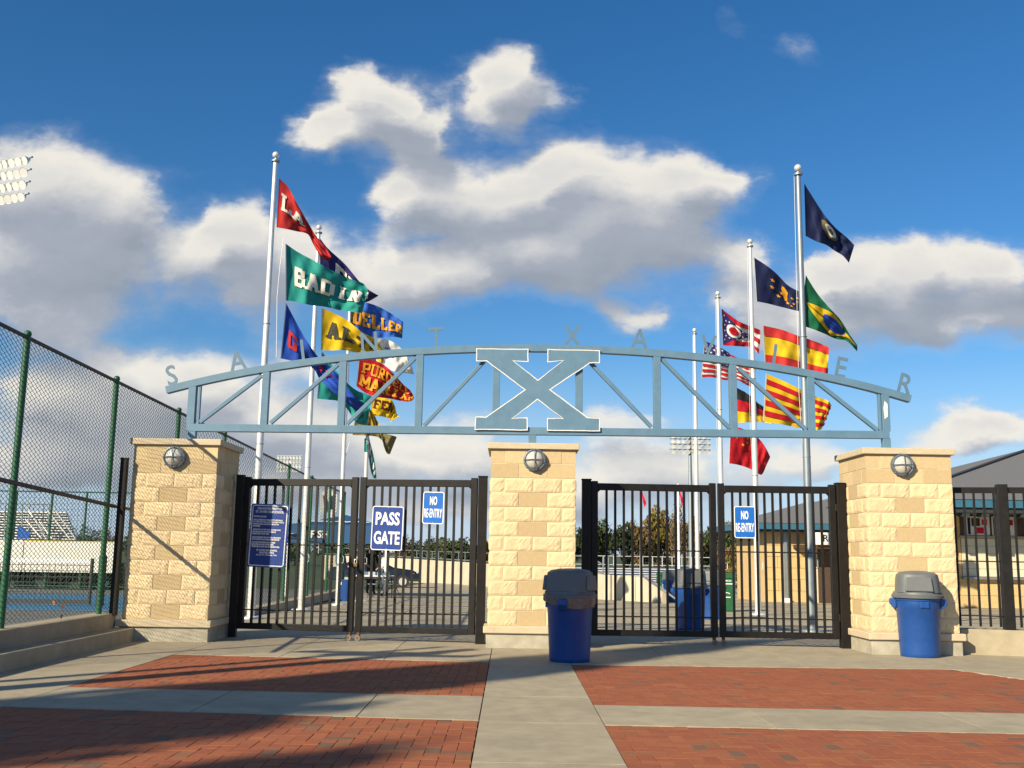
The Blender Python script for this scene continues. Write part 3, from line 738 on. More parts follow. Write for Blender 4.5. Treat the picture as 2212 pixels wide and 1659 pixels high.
# ------------------------------------------------------------------ left coping, fence, right wall and fence
t = struct(MB().box((-5.32, -4, -.05), (-5.05, 14.39, .175)).build('kerb', 'concrete', bevel=.012))
t = struct(MB().box((-5.62, -4, -.05), (-5.322, 14.39, .365)).build('retaining_kerb', 'concrete', bevel=.012))
struct(MB().box((-5.62, 14.395, -.2), (-5.322, 34, .02)).build('retaining_kerb', 'concrete'))
FX = -5.47
fence = empty('chain_link_fence', (FX, 14, 0)); tag(fence, 'tall green chain link fence running back past the left pillar', 'fence')
def fp(o): o.parent = fence; o.matrix_parent_inverse = Matrix.Translation(-Vector(fence.location)); return o
def ftop(Y): return 3.58 - (Y-10.7)*.021 if Y < 33 else 3.1
def fbot(Y): return .40 if Y < 14.4 else max(-.3, .05 - (Y-14.4)*.018)
for y in (11.45, 14.15, 16.9, 19.7, 22.6, 25.6, 28.6, 31.6, 34.4):
    fp(MB().tube([(FX, y, fbot(y)-.1), (FX, y, ftop(y)+.03)], .038, 10).build('post', 'green_steel', smooth=True))
    fp(MB().sphere((FX, y, ftop(y)+.04), .045, 10, 6).build('post_cap', 'green_steel', smooth=True))
for a, b in ((10.3, 34.4),):
    fp(MB().tube([(FX, a, ftop(a)), (FX, b, ftop(b))], .024, 8).build('top_rail', 'rail_dark', smooth=True))
fp(MB().tube([(FX+.045, 10.3, 1.97), (FX+.045, 14.3, 1.80)], .026, 8).build('mid_rail', 'rail_dark', smooth=True))
fp(MB().tube([(FX+.045, 14.3, 1.80), (FX+.045, 34.4, 1.35)], .02, 8).build('mid_rail', 'rail_dark', smooth=True))
fp(MB().tube([(FX, 14.4, .07), (FX, 34.4, -.28)], .012, 6).build('bottom_wire', 'rail_dark'))
def wire_mesh(y0, y1, p, rad, ft, fb, X):
    """woven zigzag wires standing in the plane x = X, every wire a thin three-sided rod"""
    V = []; Fc = []
    nw = int((y1-y0)/p)
    for k in range(nw):
        yc = y0+(k+.5)*p; zt_, zb_ = ft(yc), fb(yc); n = int((zt_-zb_)/(p/2)*1.0)
        base_ = len(V); pts = []
        for i in range(n+1):
            pts.append((X + (.0025 if i % 2 else -.0025), yc + (p/2 if (i+k) % 2 else -p/2)*1.04, zb_+(zt_-zb_)*i/n))
        for (x, y, z) in pts: V += [(x-rad, y-rad*.7, z), (x+rad, y-rad*.7, z), (x, y+rad*.9, z)]
        for i in range(n):
            a = base_+i*3
            for q_ in range(3): Fc.append((a+q_, a+(q_+1) % 3, a+3+(q_+1) % 3, a+3+q_))
    me = bpy.data.meshes.new('wire_mesh'); me.from_pydata(V, [], Fc); me.materials.append(M['green_wire']); me.update(); return me
o = fp(obj('wire_mesh', wire_mesh(10.35, 18, .056, .0040, ftop, fbot, FX))); o['kind'] = 'stuff'
o = fp(obj('wire_mesh', wire_mesh(18, 34.4, .10, .004, ftop, fbot, FX))); o['kind'] = 'stuff'
# fallen leaves caught in the fence
leafm = MB().add([(-.03, 0, 0), (0, .005, .035), (.035, 0, .01), (.02, -.006, -.03), (-.02, -.004, -.035)], [(0, 4, 3, 2, 1)]).mesh('dead_leaf', 'dead_leaf')
for i, (px, py, Y) in enumerate(((155, 1560, 0), (136, 1525, 0), (160, 1535, 0), (297, 1555, 0), (300, 1485, 0))):
    p = at(px/1.17179*1., py/1.17179, 12.3+i*.2); k = (FX+.02)/p.x; r_ = ray(px/1.17179, py/1.17179); k = (FX+.02)/r_.x
    o = obj('dead_leaf', leafm, None, (FX+.02, r_.y*k, EYE+r_.z*k), i*1.1+1.5); o.scale = (.8,)*3
    tag(o, ['lowest orange dead leaf caught in the fence', 'orange dead leaf highest in the fence above the kerb', 'orange dead leaf in the middle of the fence cluster', 'orange dead leaf at the foot of the black post by the left pillar', 'orange dead leaf higher up beside the black post by the left pillar'][i], 'leaf', 'dead leaves in the fence')

# right: low wall and black fence
wr = empty('low_wall', (6.12, 14.35, 0), R(-13)); tag(wr, 'low concrete wall running right from the right pillar', 'wall')
MB().box((0, 0, -.1), (7, .30, .335)).build('coping', 'concrete', wr, bevel=.01)
fr = empty('black_fence', (6.12, 14.45, .34), R(-13)); tag(fr, 'black steel bar fence on the low wall right of the right pillar', 'fence')
for z, h_ in ((1.83, .08),): MB().box((0, -.03, z), (7, .03, z+h_)).build('top_rail', 'black_steel', fr)
for z in (.17, .90): MB().box((0, -.008, z-.008), (7, .008, z+.008)).build('cross_rail', 'black_steel', fr)
bmm = MB().box((-.014, -.014, .03), (.014, .014, 1.83)).mesh('bar', 'black_steel')
for i in range(52):
    x = .04 + i*.128
    if abs((x-.66) % 2.4) > .05: obj('bar', bmm, fr, (x, -.024, 0))
for x in (.66, 3.06, 5.46):
    MB().box((x-.07, -.07, 0), (x+.07, .07, 1.95)).build('post', 'black_steel', fr, bevel=.006)
MB().box((5.93+.1, 14.05, -.05), (6.12, 14.33, .34)).build
# ------------------------------------------------------------------ bins
def dome_bin(loc, rz, label, s=1., bag=False, tall=1., lidlight=False):
    t = empty('trash_can', loc, rz); tag(t, label, 'trash can', 'blue bins with grey dome lids'); t.scale = (s, s, s)
    MB().lathe([(.232, 0), (.240, .01), (.243, .05), (.268, .60), (.272, .605), (.274, .70), (.285, .705), (.290, .74), (.280, .745)], n=36).build('body', 'blue_plastic', t, smooth=True)
    for a in (0, 1):
        d = 1 if a else -1
        mb = MB().prism([(d*.262, .735), (d*.345, .725), (d*.350, .665), (d*.300, .60), (d*.27, .60)], -.06, .06)
        mb.build('handle', 'blue_plastic', t, bevel=.01)
    for a in (0, math.pi):
        o = MB().box((-.055, -.29, .62), (.055, -.262, .70)).build('grip', 'blue_plastic', t, bevel=.008); o.rotation_euler.z = a + .2
    lid = MB().lathe([(.285, .735), (.318, .74), (.322, .775), (.305, .785), (.300, .81), (.290, .815)], n=36).build('lid_rim', 'grey_plastic', t, smooth=True)
    MB().lathe([(.275, .81), (.272, .84), (.262, .98), (.250, 1.035), (.215, 1.06), (.12, 1.078), (.02, 1.083)], n=40, ex=3.2).build('dome', 'grey_plastic', t, smooth=True)
    for a in (0, math.pi):
        o = MB().add([(-.17, -.296, .825), (.17, -.296, .825), (.15, -.282, 1.0), (-.15, -.282, 1.0), (-.17, -.25, .825), (.17, -.25, .825), (.15, -.24, 1.0), (-.15, -.24, 1.0)],
             [(0,1,2,3),(4,7,6,5),(0,4,5,1),(1,5,6,2),(2,6,7,3),(3,7,4,0)]).build('flap', 'grey_plastic', t, bevel=.012); o.rotation_euler.z = a
    if bag:
        mb = MB(); n = 60; vs = []
        for k in range(n):
            a = 2*math.pi*k/n; d = .0 + .075*max(0, math.sin(a*1-2.2))
            wv_ = .012*math.sin(a*17)+.008*math.sin(a*29)
            for r_, z_ in ((.292, .752), (.312+wv_*.5, .745), (.308+wv_, .715-d*.7), (.300+wv_*.8, .695-d), (.276, .69-d)): vs.append((r_*math.cos(a), r_*math.sin(a), z_))
        mb.add(vs, [(k*5+i, ((k+1) % n)*5+i, ((k+1) % n)*5+i+1, k*5+i+1) for k in range(n) for i in range(4)])
        mb.build('bin_liner', 'bag', t, smooth=True)
    return t
p = gs(1233, 1433); dome_bin((p.x, p.y+.25, 0), R(70), 'blue bin with grey dome lid in shade before the middle pillar, liner showing', bag=True)
p = gs(1981, 1422); dome_bin((p.x+.14, p.y+.25, 0), R(-16), 'sunlit blue bin with grey dome lid before the right pillar', s=1.02)
p = gs(1496, 1362); dome_bin((p.x, p.y+.2, p.z), R(8), 'blue bin with grey dome lid just behind the right gates', s=1.0)
p = gs(1540, 1338); dome_bin((p.x, p.y+.2, p.z), R(-30), 'blue bin behind the right gates, mostly hidden by the nearer bin')
p = gs(1452, 1300); dome_bin((p.x, p.y+.2, p.z), R(20), 'blue bin standing far beyond the right gates beside a green bin')
def green_bin(loc, rz, label, word):
    t = empty('recycling_bin', loc, rz); tag(t, label, 'recycling bin', 'green recycling bins')
    MB().box((-.22, -.22, 0), (.22, .22, .86)).build('body', 'bin_green', t, bevel=.03)
    prof = [(-.23, .865), (.23, .865), (.22, .93), (.16, .985), (.06, 1.01), (-.06, 1.01), (-.16, .985), (-.22, .93)]
    MB().prism(prof, -.23, .23).build('lid', 'bin_green', t, bevel=.015)
    me = text_mesh('US MEDIA', .06, 'sign_white', off=.001) if word else text_mesh('RECYCLE', .11, 'sign_white', off=.003)
    o = obj('lettering', me, t, (0, -.228, .80) if word else (-.1, -.228, .42))
    if not word: o.rotation_euler.y = R(-90)
    else:
        MB().box((-.19, -.2275, .71), (.19, -.222, .735)).build('stripe', 'sign_white', t)
        pts = [(.10*math.cos(a), -.226, .42+.07*math.sin(a)) for a in [x*.3 for x in range(2, 16)]]
        MB().tube(pts, .012, 6).build('recycle_mark', 'sign_white', t)
        MB().box((-.12, -.2275, .36), (.10, -.222, .385)).build('stripe', 'sign_white', t)
p = gs(1572, 1321); green_bin((p.x, p.y+.2, p.z), R(-6), 'green recycling bin beyond the right gates between two flagpoles', True)
p = gs(1436, 1297); green_bin((p.x, p.y+.2, p.z), R(10), 'green bin with sideways white lettering far beyond the right gates', False)
p = gs(743, 1298); t = empty('storage_bin', p, R(-8)); tag(t, 'square blue recycling bin beyond the left gates by the flagpoles', 'bin')
MB().lathe([(.17, 0), (.20, .6), (.215, .605), (.215, .63)], n=32, ex=6).build('body', 'blue_plastic', t)
MB().box((-.1, -.212, .48), (-.03, -.205, .56)).build('label_plate', 'sign_white', t)

# ------------------------------------------------------------------ flagpoles
def flagpole(px0, py0, px1, py1, r0, label, m='aluminium', base=None):
    b = base if base else gs(px0, py0); top = at(px1, py1, b.y); h_ = top.z - b.z
    t = empty('flagpole', b); tag(t, label, 'flagpole', 'flagpoles')
    MB().tube([(0, 0, 0), (0, 0, h_*.3), (0, 0, h_*.65), (0, 0, h_-.12)], [r0, r0*.95, r0*.8, r0*.6], 16).build('pole', m, t, smooth=True)
    MB().tube([(0, 0, 0), (0, 0, .03), (0, 0, .05)], [r0*3, r0*2.8, r0*1.2], 20).build('base_collar', m, t, smooth=True)
    MB().tube([(0, 0, h_-.12), (0, 0, h_)], r0*.25, 8).build('spindle', m, t)
    MB().tube([(0, 0, h_-.12), (0, 0, h_-.09)], r0*1.15, 14).build('truck', 'aluminium_dull', t, smooth=True)
    MB().sphere((0, 0, h_+.03), r0*.95, 16, 10).build('ball', 'aluminium', t, smooth=True)
    MB().tube([(-r0*.7, r0*1.2, h_-.1), (-r0*.9, r0*1.9, h_*.5), (r0*.6, r0*1.2, 1.2)], .004, 5).build('halyard', 'sign_white', t)
    MB().tube([(r0, -.03, 1.1), (r0*1.8, -.03, 1.13), (r0*1.8, -.03, 1.28), (r0, -.03, 1.31)], .01, 6).build('cleat', m, t)
    for z_ in (h_*.36, h_*.62): MB().tube([(0, 0, z_), (0, 0, z_+.01)], r0*1.02, 16).build('joint_ring', 'aluminium_dull', t, smooth=True)
    return b
A8 = crop(650, 750, 3.531)
P1 = flagpole(541, 1336, 601, 338, .075, 'tallest silver flagpole of the left row, nearest the left pillar')
P2 = flagpole(650, 1318, 689, 494, .075, 'second silver flagpole in the left row')
P3 = flagpole(729, 1307, 755, 600, .065, 'third silver flagpole in the left row, behind the yellow flag')
P4 = flagpole(780, 1299, 800, 760, .07, 'fourth silver flagpole in the left row, just right of where the left gates meet')
R1 = flagpole(1754, 1364, 1725, 366, .075, 'tallest flagpole of the right row, dull grey, nearest the right pillar', 'aluminium_dull')  # darker, duller grey than the other poles
R2 = flagpole(1638, 1328, 1623, 524, .075, 'bright silver flagpole in front of the restroom building')
R3 = flagpole(1562, 1312, 1554, 636, .08, 'silver flagpole right behind the meeting point of the right gates')
R4 = flagpole(1508, 1298, 1503, 715, .085, 'leftmost and shortest silver flagpole of the right row')

# ------------------------------------------------------------------ flags
def spline(pts):
    pts = [np.array(p, float) for p in pts]
    k = len(pts)
    def f_(u):
        t_ = max(0, min(1, u))*(k-1); a = min(int(t_), k-2); x = t_-a
        p0, p1, p2, p3 = (pts[max(0, min(k-1, a+d))] for d in (-1, 0, 1, 2))
        return .5*((2*p1)+(-p0+p2)*x+(2*p0-5*p1+4*p2-p3)*x*x+(-p0+3*p1-3*p2+p3)*x**3)
    return f_
class Flag:
    def __init__(s, cv, top, bot, Y0, dy, mats, label, amp=.12, nw=1.6, ph=0., hoist=True, group='flags on the poles'):
        s.t = spline([cv(*p) for p in top]); s.b = spline([cv(*p) for p in bot]); s.Y0 = Y0; s.dy = dy; s.amp = amp*.72; s.nw = nw; s.ph = ph
        s.n = 0
        NU, NV = 48, 22; mb = MB()
        mb.add([s.S(i/NU, j/NV) for j in range(NV+1) for i in range(NU+1)], [(j*(NU+1)+i, j*(NU+1)+i+1, (j+1)*(NU+1)+i+1, (j+1)*(NU+1)+i) for j in range(NV) for i in range(NU)])
        s.o = s.S(0, 0)
        s.root = empty('flag', s.o); tag(s.root, label, 'flag', group)
        s.k(mb.build('cloth', mats, None, smooth=True))
        if hoist:
            mb = MB(); a = .022
            mb.add([s.S(u, j/8)+Vector((0, -.004, 0)) for j in range(9) for u in (0, a)], [(j*2, j*2+1, j*2+3, j*2+2) for j in range(8)])
            s.k(mb.build('hoist_band', 'flag_white', None))
    def k(s, o): o.parent = s.root; o.matrix_parent_inverse = Matrix.Translation(-s.o); return o
    def S(s, u, v):
        p = (1-v)*s.t(u)+v*s.b(u)
        e_ = min(1, u*3.5)
        Y = s.Y0 + s.dy*u + e_*s.amp*(math.sin(2*math.pi*(s.nw*u+.32*v)+s.ph) + .35*math.sin(2*math.pi*(s.nw*2.3*u-.5*v)+s.ph*2.1) + .20*math.sin(2*math.pi*(s.nw*4.1*u+1.1*v)+s.ph) + .05*math.sin(2*math.pi*(s.nw*6.3*u-2.3*v)+1.7*s.ph) + .14*math.sin(9*u*v+14*v+s.ph))
        return at(p[0], p[1], Y)
    def nrm(s, u, v):
        a = s.S(min(1, u+.012), v)-s.S(max(0, u-.012), v); b = s.S(u, min(1, v+.03))-s.S(u, max(0, v-.03)); n = a.cross(b)
        if n.length < 1e-9: return Vector((0, -1, 0))
        n.normalize()
        if n.y > 0: n = -n
        return n
    def P(s, u, v, d): return s.S(u, v) + s.nrm(u, v)*d + Vector((0, -d*.4, 0))
    def poly(s, pts, m, name='panel', rect=False, off=None):
        """flat shape given in cloth coordinates (u right, v down), laid on the cloth"""
        s.n += 1; d = .008+.004*s.n if off is None else off
        bm = bmesh.new(); f_ = bm.faces.new([bm.verts.new((u, v, 0)) for u, v in pts]); bmesh.ops.triangulate(bm, faces=[f_])
        for i in range(1, 48): bmesh.ops.bisect_plane(bm, geom=bm.verts[:]+bm.edges[:]+bm.faces[:], plane_co=(i/48, 0, 0), plane_no=(1, 0, 0))
        for i in range(1, 22): bmesh.ops.bisect_plane(bm, geom=bm.verts[:]+bm.edges[:]+bm.faces[:], plane_co=(0, i/22, 0), plane_no=(0, 1, 0))
        for v in bm.verts: v.co = s.P(v.co.x, v.co.y, d)
        me = bpy.data.meshes.new(name); bm.to_mesh(me); bm.free(); me.materials.append(M[m])
        me.polygons.foreach_set('use_smooth', [True]*len(me.polygons)); me.update()
        return s.k(obj(name, me))
    def strokes(s, quads, m, name='lettering'):
        s.n += 1; mb = MB()
        for qi, q_ in enumerate(quads):
            n1, n2 = 5, 5; vs = []
            for j in range(n2+1):
                for i in range(n1+1):
                    a, b = i/n1, j/n2
                    u = (q_[0][0]*(1-a)+q_[1][0]*a)*(1-b)+(q_[3][0]*(1-a)+q_[2][0]*a)*b
                    v = (q_[0][1]*(1-a)+q_[1][1]*a)*(1-b)+(q_[3][1]*(1-a)+q_[2][1]*a)*b
                    vs.append(s.P(u, v, .014+.004*s.n+.0006*(qi % 24)))
            mb.add(vs, [(j*(n1+1)+i, j*(n1+1)+i+1, (j+1)*(n1+1)+i+1, (j+1)*(n1+1)+i) for j in range(n2) for i in range(n1)])
        return s.k(mb.build(name, m, None))
GL = {'A': ([(.16,0,.42,1),(.70,0,.44,1),(.27,.33,.6,.33)], [(.13,0),(.73,0)]), 'B': ([(.2,0,.2,1),(.1,.91,.6,.91),(.2,.52,.62,.52),(.1,.09,.64,.09),(.64,.95,.64,.55),(.70,.52,.70,.05)], []),
 'C': ([(.18,.1,.18,.9),(.12,.91,.74,.91),(.12,.09,.74,.09),(.70,1,.70,.66),(.70,0,.70,.34)], []), 'D': ([(.2,0,.2,1),(.08,.91,.64,.91),(.08,.09,.64,.09),(.70,.1,.70,.9)], []),
 'E': ([(.2,0,.2,1),(.08,.91,.76,.91),(.08,.09,.78,.09),(.2,.5,.56,.5),(.70,1,.70,.72),(.72,0,.72,.3)], []), 'F': ([(.2,0,.2,1),(.08,.91,.76,.91),(.2,.5,.56,.5),(.70,1,.70,.72)], [(.2,0)]),
 'G': ([(.18,.1,.18,.9),(.12,.91,.74,.91),(.12,.09,.74,.09),(.70,1,.70,.7),(.70,0,.70,.45),(.5,.42,.8,.42)], []), 'I': ([(.4,0,.4,1)], [(.4,0),(.4,1)]), 'K': ([(.2,0,.2,1),(.2,.4,.68,1),(.36,.55,.7,0)], [(.2,0),(.2,1),(.7,0),(.7,1)]),
 'L': ([(.24,0,.24,1),(.1,.09,.78,.09),(.72,0,.72,.34)], [(.24,1)]), 'M': ([(.14,0,.14,1),(.76,0,.76,1),(.14,1,.45,.3),(.76,1,.45,.3)], [(.14,0),(.76,0)]), 'N': ([(.18,0,.18,1),(.70,0,.70,1),(.18,1,.70,0)], [(.18,0),(.7,1)]),
 'O': ([(.18,.08,.18,.92),(.72,.08,.72,.92),(.12,.91,.78,.91),(.12,.09,.78,.09)], []), 'P': ([(.2,0,.2,1),(.1,.91,.66,.91),(.2,.44,.66,.44),(.70,.95,.70,.4)], [(.2,0)]),
 'R': ([(.2,0,.2,1),(.1,.91,.66,.91),(.2,.48,.66,.48),(.68,.95,.68,.45),(.42,.5,.70,0)], [(.2,0),(.72,0)]), 'S': ([(.18,.5,.18,.95),(.12,.91,.72,.91),(.18,.5,.72,.5),(.70,.5,.70,.05),(.12,.09,.72,.09)], []),
 'T': ([(.45,0,.45,1),(.1,.91,.8,.91),(.14,1,.14,.7),(.76,1,.76,.7)], [(.45,0)]), 'U': ([(.18,.1,.18,1),(.72,.1,.72,1),(.12,.09,.78,.09)], [(.18,1),(.72,1)]), 'V': ([(.14,1,.44,0),(.76,1,.46,0)], [(.14,1),(.76,1)]),
 'W': ([(.1,1,.28,0),(.46,.8,.28,0),(.46,.8,.64,0),(.82,1,.64,0)], [(.1,1),(.82,1)]), 'Y': ([(.14,1,.45,.48),(.76,1,.45,.48),(.45,0,.45,.5)], [(.14,1),(.76,1),(.45,0)]), 'X': ([(.14,0,.74,1),(.74,0,.14,1)], [(.14,0),(.74,0),(.14,1),(.74,1)])}
def word(txt, u0, u1, v0, v1, sk=0., th=.2):
    """slab letters between u0..u1, v0 (top) .. v1 (foot)"""
    n = len(txt); cw = (u1-u0)/n; qs = []
    for i, ch in enumerate(txt):
        if ch == ' ': continue
        st, sf = GL[ch]
        def mp(x, y): return (u0+cw*(i+x/.9), v1-(v1-v0)*y+sk*(u0+cw*(i+x/.9)-u0))
        for (x0, y0, x1, y1) in st:
            dx, dy = x1-x0, y1-y0
            l_ = math.hypot(dx, dy)
            nx_, ny_ = -dy/l_*th/2, dx/l_*th/2
            if abs(dx) > abs(dy): ny_ *= .85
            qs.append([mp(x0-nx_, y0-ny_), mp(x1-nx_, y1-ny_), mp(x1+nx_, y1+ny_), mp(x0+nx_, y0+ny_)])
        for (x, y) in sf:
            y_ = .07 if y < .5 else .93
            qs.append([mp(x-.2, y_-.075), mp(x+.2, y_-.075), mp(x+.2, y_+.075), mp(x-.2, y_+.075)])
    return qs
for n_, c_ in dict(flag_red=(.50, .030, .028), flag_teal=(.018, .26, .23), flag_blue=(.018, .075, .42), flag_purple=(.028, .020, .13), flag_yellow=(.66, .43, .012), flag_royal=(.03, .12, .50), flag_white=(.72, .72, .70),
                flag_navy=(.010, .016, .065), flag_green=(.01, .13, .055), flag_gold=(.68, .40, .012), flag_black=(.012, .012, .012), flag_maroon=(.10, .008, .012), flag_letter=(.72, .70, .63), flag_crimson=(.42, .008, .018), flag_khaki=(.16, .14, .06),
                flag_orange=(.72, .33, .02), flag_charcoal=(.05, .05, .035), flag_tealshade=(.008, .10, .085), flag_brred=(.62, .012, .05)).items():
    mat(n_, c_, .75, var=.08, scale=3, bump=.08, bscale=400, spec=.25)
C3 = crop(560, 360, 3.3185); A = crop(1700, 400, 1.9517); B = crop(1740, 740, 3.455)
y1_, y2_, y3_, y4_ = P1.y, P2.y, P3.y, P4.y
fl = Flag(C3, [(487,305),(560,375),(640,520),(720,660),(800,790),(880,880),(925,960)], [(465,715),(540,728),(630,748),(725,772),(770,850),(830,955),(892,1000)], y1_, .6, 'flag_red', 'red flag with white letters at the top of the tallest left flagpole, its tail twisted', .10, 1.3, 2.2, hoist=False)
fl.strokes(word('LA', .06, .46, .26, .62, sk=.02), 'flag_letter')
fl = Flag(C3, [(540,850),(640,920),(760,985),(900,1060),(1060,1140),(1190,1185),(1230,1240)], [(542,1330),(630,1340),(750,1368),(870,1382),(1000,1412),(1100,1425),(1185,1435)], y1_-.1, .8, 'flag_teal', 'large teal flag with white block letters, second on the tallest left flagpole', .13, 1.5, .6)
fl.strokes(word('BADIN', .13, .88, .32, .69, sk=-.02, th=.26), 'flag_letter')
fl = Flag(A8, [(260,55),(330,190),(430,370),(560,555),(690,660),(800,800),(880,900),(965,960)], [(212,555),(310,575),(420,600),(510,650),(570,750),(700,870),(790,940),(900,1040)], y1_-.15, .9, 'flag_blue', 'blue flag with red letters streaming low across the arch, third on the tallest left flagpole', .12, 1.8, 1.1)
fl.strokes(word('G', .08, .21, .38, .74, th=.24), 'flag_red'); fl.strokes(word('AT', .44, .62, .3, .75), 'flag_red')
fl = Flag(C3, [(825,800),(900,895),(1040,1025),(1160,1170),(1240,1240),(1322,1288)], [(826,1180),(900,1240),(1000,1290),(1100,1330),(1212,1345),(1318,1292)], y2_+.2, .7, 'flag_purple', 'dark purple flag with white letters at the top of the second left flagpole', .11, 1.5, 3.)
fl.strokes(word('ELD', .28, .82, .20, .74, sk=.0, th=.26), 'flag_letter')
fl = Flag(A8, [(580,105),(690,150),(810,215),(940,320),(1050,378),(1110,450),(1135,540)], [(572,480),(650,484),(780,482),(900,505),(1000,520),(1080,575),(1130,600)], y2_, .7, 'flag_yellow', 'yellow flag with dark block letters on the second left flagpole', .12, 1.5, .4)
fl.strokes(word('ALTER', .10, .98, .26, .68, sk=.0, th=.25), 'flag_charcoal')
fl = Flag(A8, [(580,490),(680,625),(800,765),(900,845),(1030,895),(1015,985)], [(538,915),(640,925),(735,940),(810,1010),(890,1130),(985,1152)], y2_-.05, .9, 'flag_teal', 'plain teal flag low on the second left flagpole behind the arch', .15, 1.4, 2.)
fl.poly([(.42, .2), (.72, .35), (.86, .7), (.78, .9), (.55, .6)], 'flag_tealshade', 'fold_shade')  # shade of the fold, coloured in as a darker teal patch
fl = Flag(A8, [(818,70),(880,42),(960,52),(1060,80),(1160,130),(1240,180),(1308,228)], [(818,290),(870,315),(950,345),(1060,368),(1160,370),(1230,362),(1300,376)], y3_, .8, 'flag_royal', 'royal blue flag with orange block letters, top of the third left flagpole', .12, 1.6, 1.)
fl.strokes(word('MOELLER', .03, .97, .32, .74, sk=.0, th=.26), 'flag_orange')
fl = Flag(A8, [(900,370),(1010,375),(1110,378),(1200,400),(1290,465),(1340,530),(1390,640)], [(905,560),(990,575),(1070,590),(1150,630),(1220,668),(1300,682),(1405,697)], y3_, .7, 'flag_white', 'white flag with small blue letters on the third left flagpole', .12, 1.5, 2.5)
fl.strokes(word('TY', .42, .62, .30, .55, th=.12), 'flag_blue')
fl = Flag(A8, [(908,560),(1040,572),(1140,615),(1230,700),(1310,788),(1375,845),(1406,902)], [(888,800),(980,868),(1080,900),(1190,915),(1290,935),(1370,940),(1404,912)], y3_-.1, .8, 'flag_crimson', 'red flag with two rows of orange letters on the third left flagpole', .12, 1.6, .2)
fl.strokes(word('PURCELL', .06, .80, .12, .45)+word('MARIAN', .05, .93, .52, .88), 'flag_orange')
fl = Flag(A8, [(1035,895),(1110,905),(1200,925),(1235,985),(1250,1050),(1278,1070)], [(1015,1060),(1080,1068),(1150,1080),(1195,1100),(1190,1128),(1238,1090)], y4_, .4, 'flag_yellow', 'yellow flag with dark red letters on the fourth left flagpole', .1, 1.3, 2.)
fl.strokes(word('FEN', .06, .55, .14, .62), 'flag_maroon')
fl = Flag(A8, [(880,1095),(950,1030),(985,1000),(1030,1030),(1080,1120),(1130,1215),(1200,1240),(1252,1256)], [(850,1240),(930,1242),(1010,1246),(1080,1258),(1120,1290),(1135,1340),(1160,1400),(1190,1412)], y4_-.3, .5, 'flag_khaki', 'gold and black striped flag hanging crumpled below the arch chord', .11, 1.8, 1.)
for a in (.30, .38, .46, .54): fl.poly([(a, .02), (a+.045, .02), (a+.085, .62), (a+.04, .62)], 'flag_gold', 'stripe')
fl = Flag(A8, [(962,1275),(985,1262),(1003,1258),(1012,1300),(1048,1440),(1065,1560),(1070,1632)], [(960,1390),(975,1392),(992,1392),(1000,1440),(1015,1540),(1035,1610),(1046,1625)], y4_-.1, .3, 'flag_teal', 'small dark green flag hanging limp from the fourth left flagpole', .05, 1.4, 1., hoist=False)
fl.strokes([[(.5+i*.1, .2), (.56+i*.1, .2), (.56+i*.1, .7), (.5+i*.1, .7)] for i in range(4)], 'flag_letter')
def star(fl, u, v, r, m='flag_letter', asp=.75):
    pts = []
    for k in range(10):
        a = math.pi/2+k*math.pi/5; q_ = r if k % 2 == 0 else r*.42; pts.append((u+q_*math.cos(a)*asp, v-q_*math.sin(a)))
    return pts
def stars(fl, L_, r, m, asp=.7):
    fl.n += 1; mb = MB()
    for (u, v) in L_:
        pts = star(fl, u, v, r, asp=asp); c = fl.P(u, v, .016+.004*fl.n)
        ps = [fl.P(a, b, .016+.004*fl.n) for a, b in pts]; mb.add([c]+ps, [(0, i+1, (i+1) % 10+1) for i in range(10)])
    fl.k(mb.build('stars', m, None))
def disc(u, v, ru, rv, n=24): return [(u+ru*math.cos(2*math.pi*k/n), v+rv*math.sin(2*math.pi*k/n)) for k in range(n)]
yr1, yr2, yr3, yr4 = R1.y, R2.y, R3.y, R4.y
fl = Flag(A, [(655,125),(705,205),(758,285),(810,345),(865,392),(903,430)], [(662,385),(715,412),(765,430),(805,458),(845,482),(876,518)], yr1, .7, 'flag_navy', 'dark navy flag with a round seal at the top of the tallest right flagpole', .12, 1.4, .8, hoist=False)
fl.poly(disc(.47, .42, .17, .24), 'flag_khaki', 'wreath'); fl.poly(disc(.49, .38, .11, .19), 'flag_letter', 'seal'); fl.poly(disc(.49, .40, .05, .10), 'flag_charcoal', 'seal_figures')
fl = Flag(A, [(663,578),(715,662),(775,735),(835,800),(885,880),(918,925)], [(637,826),(700,846),(755,868),(810,893),(865,905),(917,956)], yr1, .7, 'flag_green', 'green flag with yellow rhombus and blue disc, on the tallest right flagpole', .12, 1.3, 1.4, hoist=False)
fl.poly([(.5, .06), (.94, .5), (.5, .94), (.06, .5)], 'flag_yellow', 'rhombus'); fl.poly(disc(.52, .5, .19, .27), 'flag_blue', 'disc')
fl = Flag(A, [(405,490),(460,525),(515,568),(570,625),(615,652),(652,668)], [(418,708),(470,718),(530,733),(590,748),(625,756),(655,758)], yr2, .6, 'flag_navy', 'navy flag with gold stars near the top of the silver flagpole before the restroom building', .10, 1.4, 2.6)
stars(fl, [(.32, .32), (.30, .52), (.40, .70), (.55, .80), (.68, .74), (.78, .60), (.80, .40), (.62, .86), (.50, .30), (.66, .52), (.46, .56)], .06, 'flag_orange')
fl.poly([(.50, .75), (.54, .75), (.58, .38), (.52, .24), (.46, .38)], 'flag_orange', 'torch')
fl = Flag(A, [(450,828),(540,848),(630,880),(705,905),(778,936)], [(459,1018),(550,1025),(650,1050),(715,1066),(768,1072)], yr2-.1, .5, 'flag_yellow', 'red and yellow flag with three horizontal bands on the silver flagpole before the restroom building', .11, 1.5, .3)
